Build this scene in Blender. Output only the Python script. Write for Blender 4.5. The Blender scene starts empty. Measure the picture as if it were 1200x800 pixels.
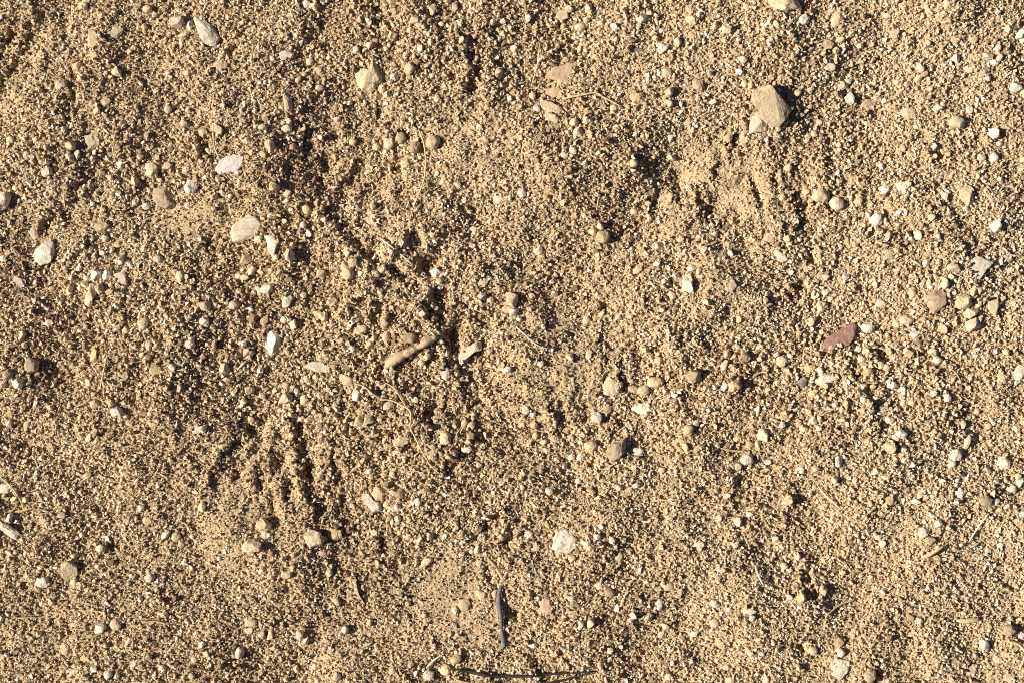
import bpy, math, random
import numpy as np
from mathutils import Vector, noise as mnoise

# ------------------------------------------------------------------ camera, sky, sun, exposure
PX = 0.00075                      # one photograph pixel on the ground, in metres (frame 0.90 x 0.60 m)
SC = bpy.context.scene
COL = SC.collection
cam_d = bpy.data.cameras.new('camera')
cam = bpy.data.objects.new('camera', cam_d)
COL.objects.link(cam)
cam.location = (0, 0, 1.5)        # held at chest height, looking straight down
cam_d.sensor_width = 36.0
cam_d.lens = 36.0 * 1.5 / (1200 * PX)
cam_d.clip_start = 0.05
cam_d.clip_end = 500.0
SC.camera = cam

SUN_ELEV, SUN_AZ = math.radians(36), math.radians(184)     # the sun stands to the left of the picture
world = bpy.data.worlds.new('World'); SC.world = world
world.use_nodes = True
nt = world.node_tree
sky = nt.nodes.new('ShaderNodeTexSky'); sky.sky_type = 'NISHITA'; sky.sun_disc = False
sky.altitude = 1500; sky.air_density = 0.45; sky.dust_density = 0.5
sky.sun_elevation = SUN_ELEV
sky.sun_rotation = math.radians(90) - SUN_AZ
nt.links.new(sky.outputs['Color'], nt.nodes['Background'].inputs['Color'])
nt.nodes['Background'].inputs['Strength'].default_value = 0.05
sun_d = bpy.data.lights.new('sun', 'SUN'); sun_d.energy = 5.0; sun_d.angle = math.radians(0.5)
sun_d.color = (1.0, 0.95, 0.88)
sun = bpy.data.objects.new('sun', sun_d); COL.objects.link(sun)
sd = Vector((math.cos(SUN_ELEV) * math.cos(SUN_AZ), math.cos(SUN_ELEV) * math.sin(SUN_AZ), math.sin(SUN_ELEV)))
sun.rotation_euler = sd.to_track_quat('Z', 'Y').to_euler()
sun.location = sd * 5
vs = SC.view_settings
vs.view_transform = 'Standard'; vs.look = 'None'; vs.exposure = 0.75; vs.gamma = 1.0
vs.use_curve_mapping = False
SC.cycles.use_denoising = False; SC.cycles.pixel_filter_type = 'BLACKMAN_HARRIS'; SC.cycles.filter_width = 1.0

# ------------------------------------------------------------------ helpers
rng = np.random.default_rng(7)
random.seed(7)

def W(x, y, z=0.0):               # photograph pixel on the ground + height in pixels -> metres
    return ((x - 600) * PX, (400 - y) * PX, z * PX)

def tag(o, label=None, cat=None, group=None, kind=None):
    if label: o['label'] = label
    if cat: o['category'] = cat
    if group: o['group'] = group
    if kind: o['kind'] = kind
    return o

def mesh_np(name, verts, faces, mats, smooth=False):
    me = bpy.data.meshes.new(name)
    verts = np.asarray(verts, dtype=np.float32); faces = np.asarray(faces, dtype=np.int32)
    n = faces.shape[1]
    me.vertices.add(len(verts)); me.vertices.foreach_set('co', verts.ravel())
    me.loops.add(faces.size); me.loops.foreach_set('vertex_index', faces.ravel())
    me.polygons.add(len(faces)); me.polygons.foreach_set('loop_start', np.arange(0, faces.size, n, dtype=np.int32))
    me.polygons.foreach_set('use_smooth', np.full(len(faces), smooth))
    for m in mats: me.materials.append(m)
    me.update(calc_edges=True)
    return me

# ------------------------------------------------------------------ materials
def new_mat(name):
    m = bpy.data.materials.new(name); m.use_nodes = True
    n = m.node_tree.nodes; l = m.node_tree.links
    b = n['Principled BSDF']; b.inputs['Roughness'].default_value = 0.92
    b.inputs['Specular IOR Level'].default_value = 0.25
    return m, n, l, b

def mul(c, k): return (min(c[0] * k, 0.9), min(c[1] * k, 0.9), min(c[2] * k, 0.9), 1)

SOIL = (0.485, 0.352, 0.202)

def ground_material():
    m, n, l, b = new_mat('soil')
    tc = n.new('ShaderNodeTexCoord')
    a = n.new('ShaderNodeTexNoise'); a.inputs['Scale'].default_value = 7; a.inputs['Detail'].default_value = 5
    f = n.new('ShaderNodeTexNoise'); f.inputs['Scale'].default_value = 650; f.inputs['Detail'].default_value = 3
    r1 = n.new('ShaderNodeValToRGB'); e = r1.color_ramp.elements
    e[0].position = .3; e[0].color = mul(SOIL, .88); e[1].position = .7; e[1].color = mul(SOIL, 1.05)
    r2 = n.new('ShaderNodeValToRGB'); e = r2.color_ramp.elements
    e[0].position = .3; e[0].color = (.72, .70, .68, 1); e[1].position = .72; e[1].color = (1.22, 1.2, 1.16, 1)
    mx = n.new('ShaderNodeMix'); mx.data_type = 'RGBA'; mx.blend_type = 'MULTIPLY'; mx.inputs[0].default_value = 1
    for t in (a, f): l.new(tc.outputs['Object'], t.inputs['Vector'])
    l.new(a.outputs['Fac'], r1.inputs['Fac']); l.new(f.outputs['Fac'], r2.inputs['Fac'])
    l.new(r1.outputs['Color'], mx.inputs[6]); l.new(r2.outputs['Color'], mx.inputs[7])
    l.new(mx.outputs[2], b.inputs['Base Color'])
    h = n.new('ShaderNodeTexNoise'); h.inputs['Scale'].default_value = 900; h.inputs['Detail'].default_value = 4
    l.new(tc.outputs['Object'], h.inputs['Vector'])
    bp = n.new('ShaderNodeBump'); bp.inputs['Strength'].default_value = .6; bp.inputs['Distance'].default_value = .0008
    l.new(h.outputs['Fac'], bp.inputs['Height']); l.new(bp.outputs['Normal'], b.inputs['Normal'])
    return m

def grain_material():
    m, n, l, b = new_mat('grain')
    at = n.new('ShaderNodeAttribute'); at.attribute_type = 'INSTANCER'; at.attribute_name = 'tint'
    r = n.new('ShaderNodeValToRGB'); cr = r.color_ramp
    stops = [(0.0, (.19, .11, .06)), (.05, (.29, .185, .10)), (.16, (.40, .275, .155)), (.45, (.49, .357, .21)),
             (.72, (.565, .43, .27)), (.86, (.635, .51, .345)), (.94, (.70, .59, .435)), (1.0, (.76, .68, .55))]
    cr.elements[0].position = 0; cr.elements[0].color = (*stops[0][1], 1)
    cr.elements[1].position = 1; cr.elements[1].color = (*stops[-1][1], 1)
    for p, c in stops[1:-1]:
        e = cr.elements.new(p); e.color = (*c, 1)
    l.new(at.outputs['Fac'], r.inputs['Fac']); l.new(r.outputs['Color'], b.inputs['Base Color'])
    return m

def stone_material(name, c, dust=.35, streak=False, pits=.5):
    m, n, l, b = new_mat(name)
    tc = n.new('ShaderNodeTexCoord'); oi = n.new('ShaderNodeObjectInfo')
    off = n.new('ShaderNodeVectorMath'); off.operation = 'ADD'
    sc = n.new('ShaderNodeVectorMath'); sc.operation = 'SCALE'; sc.inputs[3].default_value = 9.7
    cx = n.new('ShaderNodeCombineXYZ')
    for i in range(3): l.new(oi.outputs['Random'], cx.inputs[i])
    l.new(cx.outputs[0], sc.inputs[0]); l.new(tc.outputs['Object'], off.inputs[0]); l.new(sc.outputs[0], off.inputs[1])
    v = off.outputs[0]
    if streak:
        mp = n.new('ShaderNodeMapping'); mp.inputs['Rotation'].default_value = (0, 0, math.radians(32))
        mp.inputs['Scale'].default_value = (.25, 2.2, 1); l.new(v, mp.inputs['Vector']); v2 = mp.outputs[0]
    else: v2 = v
    a = n.new('ShaderNodeTexNoise'); a.inputs['Scale'].default_value = 210; a.inputs['Detail'].default_value = 6; a.inputs['Roughness'].default_value = .62
    l.new(v2, a.inputs['Vector'])
    r = n.new('ShaderNodeValToRGB'); e = r.color_ramp.elements
    e[0].position = .32; e[0].color = mul(c, .62 if streak else .74); e[1].position = .66; e[1].color = mul(c, 1.1)
    l.new(a.outputs['Fac'], r.inputs['Fac'])
    d = n.new('ShaderNodeTexNoise'); d.inputs['Scale'].default_value = 190; d.inputs['Detail'].default_value = 6; d.inputs['Roughness'].default_value = .68
    l.new(v, d.inputs['Vector'])
    dr = n.new('ShaderNodeMapRange'); dr.inputs[1].default_value = .44; dr.inputs[2].default_value = .64
    dr.inputs[3].default_value = 0; dr.inputs[4].default_value = dust
    l.new(d.outputs['Fac'], dr.inputs[0])
    mx = n.new('ShaderNodeMix'); mx.data_type = 'RGBA'; mx.inputs[7].default_value = mul(SOIL, 1.15)
    l.new(dr.outputs[0], mx.inputs[0]); l.new(r.outputs['Color'], mx.inputs[6])
    br = n.new('ShaderNodeMapRange'); br.inputs[3].default_value = .86; br.inputs[4].default_value = 1.1
    l.new(oi.outputs['Random'], br.inputs[0])
    hv = n.new('ShaderNodeHueSaturation'); l.new(br.outputs[0], hv.inputs['Value']); l.new(mx.outputs[2], hv.inputs['Color'])
    l.new(hv.outputs[0], b.inputs['Base Color'])
    h = n.new('ShaderNodeTexNoise'); h.inputs['Scale'].default_value = 480; h.inputs['Detail'].default_value = 5; h.inputs['Roughness'].default_value = .65
    l.new(v2, h.inputs['Vector'])
    bp = n.new('ShaderNodeBump'); bp.inputs['Strength'].default_value = pits; bp.inputs['Distance'].default_value = .0016
    l.new(h.outputs['Fac'], bp.inputs['Height']); l.new(bp.outputs['Normal'], b.inputs['Normal'])
    return m

def fibre_material(name, c):
    m, n, l, b = new_mat(name)
    tc = n.new('ShaderNodeTexCoord')
    a = n.new('ShaderNodeTexNoise'); a.inputs['Scale'].default_value = 350; a.inputs['Detail'].default_value = 4
    l.new(tc.outputs['Object'], a.inputs['Vector'])
    r = n.new('ShaderNodeValToRGB'); e = r.color_ramp.elements
    e[0].position = .3; e[0].color = mul(c, .68); e[1].position = .7; e[1].color = mul(c, 1.12)
    l.new(a.outputs['Fac'], r.inputs['Fac']); l.new(r.outputs['Color'], b.inputs['Base Color'])
    b.inputs['Roughness'].default_value = .75
    bp = n.new('ShaderNodeBump'); bp.inputs['Strength'].default_value = .4; bp.inputs['Distance'].default_value = .0006
    l.new(a.outputs['Fac'], bp.inputs['Height']); l.new(bp.outputs['Normal'], b.inputs['Normal'])
    return m

M_SOIL = ground_material(); M_GRAIN = grain_material()
COLR = {'w': ((.72, .61, .46), 'white'), 'c': ((.64, .49, .31), 'cream'), 't': ((.54, .385, .22), 'tan'),
        'o': ((.56, .43, .265), 'dull tan'), 'b': ((.35, .22, .13), 'brown'), 'p': ((.63, .50, .375), 'pinkish grey'),
        'm': ((.33, .175, .135), 'maroon'), 'r': ((.54, .36, .225), 'reddish tan'), 'g': ((.17, .155, .14), 'dark grey'),
        'y': ((.56, .41, .20), 'yellowish'), 'l': ((.69, .57, .50), 'lilac'), 'k': ((.36, .265, .165), 'olive brown'),
        's': ((.66, .55, .39), 'cream'), 'z': ((.44, .30, .19), 'brown'), 'x': ((.63, .55, .42), 'chalky')}
MS = {k: stone_material('stone_' + v[1].replace(' ', '_') + '_' + k, v[0], dust={'w': .5, 'm': .35, 'l': .2, 'x': .6}.get(k, .75),
                        streak=k in 'sz', pits=.9 if k in 'xo' else .55) for k, v in COLR.items()}
MF = {'straw': fibre_material('straw', (.62, .47, .25)), 'pale': fibre_material('pale_straw', (.70, .60, .42)),
      'gold': fibre_material('golden_straw', (.58, .40, .17)), 'root': fibre_material('root', (.50, .355, .20)),
      'grey': fibre_material('weathered_twig', (.15, .14, .135)), 'black': fibre_material('dark_twig', (.035, .027, .022)),
      'green': fibre_material('dry_leaf', (.50, .52, .33)), 'stem': fibre_material('green_stem', (.24, .23, .09)),
      'brown': fibre_material('brown_twig', (.20, .12, .06)), 'husk': fibre_material('husk', (.42, .33, .22))}

# ------------------------------------------------------------------ the relief of the ground, in photograph pixels
ST = 1.25
GX0, GX1, GY0, GY1 = -130.0, 1330.0, -130.0, 930.0
gx = np.arange(GX0, GX1 + .01, ST); gy = np.arange(GY0, GY1 + .01, ST)
NX, NY = len(gx), len(gy)
XX, YY = np.meshgrid(gx, gy)

fy = np.fft.fftfreq(NY, ST)[:, None]; fx = np.fft.rfftfreq(NX, ST)[None, :]
FR = np.sqrt(fx * fx + fy * fy)
def band(lam, seed):
    r = np.random.default_rng(seed).standard_normal((NY, NX))
    f0 = 1.0 / lam
    g = np.exp(-((FR - f0) / (f0 * .55)) ** 2)
    o = np.fft.irfft2(np.fft.rfft2(r) * g, s=(NY, NX))
    return o / o.std()

def ell(x, y, rx, ry, ang=0.0):
    a = math.radians(ang); dx = XX - x; dy = -(YY - y)
    u = (dx * math.cos(a) + dy * math.sin(a)) / rx; v = (-dx * math.sin(a) + dy * math.cos(a)) / ry
    return np.sqrt(u * u + v * v)

# trodden, smooth patches (0 rough .. 1 smooth) and loose coarse patches
SM = np.zeros((NY, NX)); CO = np.zeros((NY, NX))
for x, y, rx, ry, a, s in [(520, 695, 48, 48, 0, .95), (560, 725, 40, 35, 0, .6), (678, 425, 40, 60, -20, .8), (855, 212, 85, 38, -25, .85),
                           (775, 232, 22, 22, 0, .8), (905, 220, 30, 26, 0, .7), (300, 565, 58, 70, 25, .8), (262, 545, 26, 40, -30, .8),
                           (228, 255, 50, 25, 0, .75), (85, 250, 55, 45, 40, .45), (645, 385, 55, 22, 0, .6), (842, 330, 45, 60, 0, .45),
                           (262, 635, 30, 40, 0, .6), (425, 755, 55, 35, 0, .5), (545, 165, 55, 40, -30, .5), (480, 270, 50, 90, 0, .3),
                           (25, 90, 30, 60, -30, .4), (300, 620, 60, 30, 0, .4), (850, 190, 45, 20, 0, .6), (370, 560, 22, 45, 10, .5),
                           (620, 470, 35, 70, 10, .4), (790, 260, 20, 25, 0, .5), (960, 770, 45, 40, 0, .35), (50, 740, 50, 40, 0, .35)]:
    SM = np.maximum(SM, s * np.exp(-ell(x, y, rx, ry, a) ** 4))
for x, y, rx, ry, s in [(1015, 440, 95, 60, 1), (230, 385, 160, 70, .7), (430, 480, 110, 90, .8), (345, 345, 120, 60, .6), (1000, 240, 110, 70, .6),
                        (950, 90, 90, 60, .5), (500, 40, 110, 60, .7), (690, 40, 110, 50, .5), (850, 430, 120, 70, .6), (1100, 340, 90, 70, .5),
                        (130, 190, 120, 50, .5), (440, 590, 90, 40, .8), (470, 345, 80, 50, .6), (700, 145, 90, 60, .3), (800, 330, 60, 60, .3)]:
    CO = np.maximum(CO, s * np.exp(-ell(x, y, rx, ry) ** 2 * .7))
CO = CO * (1 - SM)

H = 5.0 * band(260, 1) + 2.2 * band(90, 2) + .75 * band(40, 3)
SM *= .85
rough = (1 - .6 * SM) * (1 + .45 * CO)
def billow(l, s): b = np.abs(band(l, s)); return (b - b.mean()) * 1.6
H += rough * (.34 * band(22, 4) + .35 * billow(17, 5) + .5 * billow(9.5, 6) + .62 * billow(5.5, 8))
H += (1 - .3 * SM) * .34 * band(3.4, 9)

wob_x, wob_y = 1.6 * band(16, 31) + 1.5 * band(6, 33), 1.6 * band(16, 32) + 1.5 * band(6, 34)   # ragged edges for the marks

brk = band(34, 41)
def seg_dist(pts, pad, closed=False):
    xs = [p[0] for p in pts]; ys = [p[1] for p in pts]
    i0 = max(0, int((min(xs) - pad - GX0) / ST)); i1 = min(NX, int((max(xs) + pad - GX0) / ST) + 1)
    j0 = max(0, int((min(ys) - pad - GY0) / ST)); j1 = min(NY, int((max(ys) + pad - GY0) / ST) + 1)
    X = XX[j0:j1, i0:i1] + wob_x[j0:j1, i0:i1]; Y = YY[j0:j1, i0:i1] + wob_y[j0:j1, i0:i1]
    best = np.full(X.shape, 1e9); sx = np.zeros(X.shape)
    for (ax, ay), (bx, by) in zip(pts[:-1], pts[1:]):
        dx, dy = bx - ax, by - ay
        t = np.clip(((X - ax) * dx + (Y - ay) * dy) / (dx * dx + dy * dy + 1e-9), 0, 1)
        qx, qy = ax + t * dx, ay + t * dy
        d = np.hypot(X - qx, Y - qy); m = d < best
        best = np.where(m, d, best); sx = np.where(m, X - qx, sx)
    return (slice(j0, j1), slice(i0, i1)), best, sx

MK = np.zeros((NY, NX))
def groove(pts, w, depth):
    depth *= .82
    s, d, sx = seg_dist(pts, w * 4)
    q = d / (w * .55)
    MK[s] = np.maximum(MK[s], np.exp(-(d / (w * 1.3)) ** 2))
    H[s] -= depth * np.exp(-q ** 4)
    H[s] += depth * .22 * np.exp(-((d - w * 1.0) / (w * .45)) ** 2)

def pit(x, y, r, depth, ry=None, ang=0):
    ry = ry or r
    a = math.radians(ang); L = max(0.0, max(r, ry) - min(r, ry))
    if r < ry: a += math.pi / 2
    groove([(x - math.cos(a) * L, y + math.sin(a) * L), (x + math.cos(a) * L + .01, y - math.sin(a) * L)], 1.7 * min(r, ry), depth * 1.3)

def scarp(pts, h, l1, l2, w=3.0):        # ground falls away to the right of the line
    s, d, sx = seg_dist(pts, max(l1, l2) * 3)
    u = np.sign(sx) * d
    t = np.tanh(u / w)
    H[s] += np.clip(.75 + .5 * brk[s], .2, 1.5) * np.where(u < 0, -t * h * .42 * np.exp(-d / l1), -t * h * .72 * np.exp(-d / l2))

def mound(x, y, rx, ry, h, ang=0):
    global H
    H += h * np.exp(-ell(x, y, rx, ry, ang) ** 2)

# wall of the main shoe print and the scuffed hollows round it
scarp([(355, 200), (372, 240), (392, 258), (403, 272), (418, 295), (430, 310), (450, 318), (474, 332), (490, 348), (505, 370), (520, 392)], 15, 40, 60, 11)
scarp([(520, -10), (540, 40), (548, 80), (540, 115)], 6, 40, 50, 16)
scarp([(372, 215), (384, 250), (398, 275)], 6, 16, 20, 4)
# steps left by the lugs of the sole: each falls at its right and rises gently to the next
for pts, h, l2 in [([(868, 152), (857, 166), (854, 180), (860, 192)], 7, 24), ([(839, 196), (836, 204), (841, 214)], 6, 24), ([(781, 206), (784, 214), (790, 222)], 5, 22), ([(768, 226), (764, 236), (770, 244)], 6, 18),
                   ([(794, 228), (797, 240), (803, 247)], 5, 24), ([(822, 218), (819, 230), (824, 242)], 7, 24), ([(909, 198), (906, 212), (912, 224)], 6, 22), ([(880, 212), (885, 226), (890, 236)], 5, 22),
                   ([(852, 222), (856, 240), (864, 250)], 4, 22), ([(929, 232), (934, 246), (936, 256)], 6, 20), ([(730, 224), (730, 244)], 5, 20), ([(833, 252), (838, 268)], 5, 20), ([(893, 178), (897, 190)], 5, 18),
                   ([(280, 505), (262, 533), (246, 562)], 7, 26), ([(325, 478), (303, 492), (292, 506)], 4, 14), ([(300, 518), (286, 540), (270, 562)], 5, 22), ([(306, 545), (301, 560), (300, 578)], 7, 22),
                   ([(318, 512), (315, 525)], 5, 18), ([(326, 532), (322, 556)], 6, 18), ([(344, 484), (352, 520), (354, 542), (360, 572), (366, 596)], 9, 22), ([(390, 512), (388, 545), (394, 580)], 6, 20),
                   ([(288, 590), (284, 604)], 5, 14), ([(332, 576), (334, 592)], 6, 16), ([(316, 594), (315, 604)], 5, 14),
                   ([(64, 248), (46, 266)], 6, 22), ([(113, 270), (98, 292), (84, 308)], 6, 22), ([(114, 212), (102, 230)], 5, 16), ([(96, 208), (84, 222)], 5, 14), ([(14, 34), (-8, 68)], 7, 18), ([(38, 24), (22, 66), (0, 102)], 8, 22),
                   ([(74, 50), (50, 70)], 4, 16), ([(702, 404), (711, 420), (708, 436)], 6, 20), ([(668, 396), (672, 406)], 4, 14), ([(727, 434), (731, 452)], 6, 16), ([(646, 470), (648, 486)], 4, 16), ([(672, 462), (668, 480)], 4, 16),
                   ([(655, 494), (657, 506)], 4, 14), ([(682, 484), (680, 494)], 4, 14)]:
    scarp(pts, h * 1.12, 9, l2, 2.0)
scarp([(418, 296), (440, 314), (470, 328)], 7, 14, 18, 4)
scarp([(495, 352), (512, 380), (528, 404)], 9, 14, 22, 4)
scarp([(440, 135), (452, 150), (462, 168)], 7, 14, 24)
scarp([(503, 2), (508, 28), (516, 44)], 9, 14, 16)
scarp([(532, 18), (547, 48), (556, 78), (548, 104)], 4, 16, 26)
scarp([(372, 120), (388, 165), (398, 200)], 4, 18, 26)
scarp([(478, 463), (500, 480), (503, 510), (522, 534)], 9, 16, 18)
scarp([(400, 488), (412, 520), (440, 545)], 6, 14, 22)
scarp([(441, 598), (446, 632)], 11, 12, 14)
scarp([(998, 434), (1004, 455), (1018, 466), (1024, 486)], 11, 16, 20)
scarp([(620, 770), (632, 790)], 7, 9, 10)
scarp([(80, 98), (80, 120), (77, 140)], 9, 14, 14)
scarp([(895, 330), (905, 355), (930, 372)], 3, 15, 25)
scarp([(640, 460), (646, 480), (655, 500)], 3.5, 12, 20)
scarp([(145, 352), (142, 382)], 6, 10, 14)
scarp([(742, 262), (736, 300), (745, 330)], 4, 14, 26)
scarp([(902, 180), (920, 215), (935, 245)], 6, 14, 22)
scarp([(968, 192), (976, 212), (972, 232)], 8, 12, 16)
# shoe tread marks
for pts, w, d in [
    ([(-6, 66), (12, 38)], 8, 7), ([(0, 99), (20, 68), (30, 50), (36, 28)], 7, 7), ([(52, 67), (68, 54)], 5, 4),
    ([(276, 511), (261, 535), (248, 558)], 7, 7), ([(300, 495), (321, 480)], 4, 4), ([(292, 514), (272, 541)], 3.5, 2),
    ([(298, 524), (284, 545), (272, 560)], 5, 3.5), ([(303, 548), (301, 576)], 8, 7), ([(323, 533), (322, 556)], 7, 5), ([(333, 576), (335, 588)], 8, 5),
    ([(345, 488), (352, 520), (353, 541), (358, 563), (364, 590)], 8, 8), ([(391, 518), (389, 541), (391, 566)], 6, 5), ([(382, 572), (386, 578)], 6, 5),
    ([(424, 351), (410, 373)], 9, 9), ([(444, 362), (438, 377)], 8, 8), ([(401, 349), (394, 358)], 6, 5),
    ([(868, 154), (856, 168)], 7, 7), ([(857, 176), (859, 186)], 5, 4), ([(837, 199), (839, 210)], 5, 5), ([(819, 222), (822, 239)], 7, 7),
    ([(883, 214), (887, 229)], 5, 4), ([(907, 204), (911, 221)], 6, 6), ([(931, 237), (935, 248)], 5, 6), ([(833, 254), (836, 264)], 5, 5),
    ([(764, 236), (767, 247)], 7, 7), ([(748, 256), (745, 260)], 6, 6), ([(781, 213), (784, 219)], 6, 5), ([(794, 232), (796, 239)], 6, 6),
    ([(63, 251), (50, 263)], 8, 7), ([(111, 274), (100, 290), (88, 303)], 6, 5), ([(110, 219), (104, 229)], 6, 5), ([(95, 214), (88, 220)], 7, 5),
    ([(939, 334), (930, 352)], 10, 9), ([(951, 346), (953, 362)], 5, 6), ([(1100, 172), (1103, 192)], 10, 8),
    ([(702, 408), (711, 422), (706, 436)], 5, 5), ([(729, 440), (732, 451)], 6, 6), ([(728, 487), (731, 506)], 8, 7), ([(672, 466), (671, 474)], 5, 5),
    ([(646, 474), (647, 482)], 5, 5), ([(732, 662), (722, 671), (710, 679)], 4.5, 5), ([(764, 646), (767, 661)], 5, 5), ([(31, 733), (32, 761)], 5, 4),
    ([(570, 674), (581, 690)], 8, 7), ([(626, 774), (633, 788)], 7, 6), ([(1027, 774), (1030, 800)], 8, 8), ([(945, 691), (956, 700)], 8, 8),
    ([(877, 118), (876, 150)], 5, 7), ([(160, 200), (171, 219)], 7, 7), ([(628, 780), (632, 786)], 5, 5), ([(480, 240), (482, 246)], 5, 3)]:
    groove(pts, w, d)
for x, y, r, d, ry, a in [
    (238, 171, 5, 8, 15, 8), (273, 58, 7, 7, None, 0), (66, 193, 6, 6, None, 0), (471, 158, 6, 6, None, 0), (552, 66, 7, 7, None, 0), (532, 88, 7, 6, None, 0),
    (551, 101, 8, 6, None, 0), (950, 301, 9, 10, None, 0), (754, 240, 5, 5, None, 0), (711, 360, 8, 10, None, 0), (773, 408, 9, 8, None, 0), (720, 508, 8, 7, None, 0),
    (694, 545, 8, 7, None, 0), (810, 425, 8, 7, None, 0), (1034, 415, 9, 8, None, 0), (1147, 164, 7, 7, None, 0), (1004, 170, 6, 6, None, 0), (947, 674, 5, 8, 11, 0),
    (937, 759, 7, 7, None, 0), (851, 674, 6, 6, None, 0), (131, 642, 10, 8, 5, -5), (247, 286, 9, 7, 6, 0), (267, 290, 8, 7, 6, 0), (570, 616, 9, 7, 5, 0),
    (541, 617, 6, 5, None, 0), (581, 607, 7, 6, None, 0), (596, 632, 8, 8, None, 0), (602, 720, 7, 6, None, 0), (605, 660, 6, 5, None, 0), (700, 575, 5, 5, None, 0),
    (482, 518, 9, 8, 6, 0), (503, 486, 8, 8, None, 0), (446, 515, 6, 6, None, 0), (411, 540, 8, 6, None, 0), (506, 420, 12, 9, 6, 35), (450, 432, 8, 7, 5, 30),
    (272, 778, 6, 7, None, 0), (775, 770, 4, 4, None, 0), (866, 565, 5, 5, None, 0), (1095, 45, 0.1, 0, None, 0), (973, 205, 7, 6, None, 0), (800, 400, 8, 5, None, 0),
    (1075, 50, 6, 6, None, 0), (1030, 68, 5, 5, None, 0), (355, 470, 6, 6, None, 0), (384, 470, 5, 5, None, 0), (1016, 275, 7, 5, None, 0), (955, 235, 6, 6, None, 0),
    (625, 345, 4, 3, None, 0), (430, 375, 5, 4, None, 0), (293, 505, 6, 6, None, 0), (575, 170, 4, 3, None, 0), (190, 395, 6, 5, None, 0), (640, 385, 4, 3, None, 0)]:
    if d: pit(x, y, r, d, ry, a)
for x, y, rx, ry, h, a in [(404, 360, 5, 15, 6, -33), (416, 366, 5, 15, 5, -33), (433, 370, 5, 12, 7, -33), (450, 372, 5, 10, 6, -33), (300, 640, 60, 30, 2, 0), (255, 540, 8, 28, 3, -30), (338, 520, 8, 40, 3, 10),
                           (375, 540, 8, 35, 3, 5), (905, 140, 30, 30, 4, 0), (560, 650, 30, 20, 3, 0), (470, 640, 40, 20, 2, 0), (130, 45, 30, 16, 3, 30)]:
    mound(x, y, rx, ry, h, a)

SMG = SM * (1 - .8 * MK)      # trodden but not broken up by a mark
def hsamp(x, y, A=None):
    A = H if A is None else A
    u = np.clip((np.asarray(x, float) - GX0) / ST, 0, NX - 1.001); v = np.clip((np.asarray(y, float) - GY0) / ST, 0, NY - 1.001)
    i = u.astype(int); j = v.astype(int); a = u - i; b = v - j
    return (A[j, i] * (1 - a) + A[j, i + 1] * a) * (1 - b) + (A[j + 1, i] * (1 - a) + A[j + 1, i + 1] * a) * b

# one ground sheet: fine where the photograph looks, stretched coarse out to the horizon
def stretch(lo, hi, arr):
    out = []; d = ST * 3; p = 0
    while p < 110000:
        p += d; d *= 1.14; out.append(p)
    e = np.array(out)
    return np.concatenate([lo - e[::-1], arr, hi + e]), len(out)
ax_, ex = stretch(gx[0], gx[-1], gx); ay_, ey = stretch(gy[0], gy[-1], gy)
AX, AY = np.meshgrid(ax_, ay_)
dist_out = np.maximum(np.maximum(GX0 - AX, AX - gx[-1]), np.maximum(GY0 - AY, AY - gy[-1]))
HZ = hsamp(AX, AY) * np.where(dist_out > 0, np.exp(-np.maximum(dist_out, 0) / 40), 1.0)
far = np.clip(dist_out / 60, 0, 1)
HZ += far * (2.5 * np.sin(AX / 47 + 1.3 * np.sin(AY / 61)) * np.sin(AY / 53 + 1.1 * np.sin(AX / 83)))
nx, ny = len(ax_), len(ay_)
V = np.stack([(AX - 600) * PX, (400 - AY) * PX, HZ * PX], -1).reshape(-1, 3)
idx = np.arange(nx * ny).reshape(ny, nx)
F = np.stack([idx[:-1, :-1], idx[1:, :-1], idx[1:, 1:], idx[:-1, 1:]], -1).reshape(-1, 4)
ground = bpy.data.objects.new('ground', mesh_np('ground', V, F, [M_SOIL], True))
COL.objects.link(ground)
tag(ground, 'bare tan sandy soil with trodden shoe marks', 'ground', kind='structure')

# ------------------------------------------------------------------ stones
ICO = {}
def ico(sub):
    if sub not in ICO:
        import bmesh
        bm = bmesh.new(); bmesh.ops.create_icosphere(bm, subdivisions=sub, radius=1)
        v = np.array([q.co[:] for q in bm.verts]); f = np.array([[q.index for q in p.verts] for p in bm.faces]); bm.free()
        ICO[sub] = (v, f)
    return ICO[sub]

def vnoise(P, freq, seed):
    o = Vector((seed * 3.17, seed * 1.71, seed * 2.33))
    return np.array([mnoise.noise(Vector(p) * freq + o) for p in P])

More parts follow.
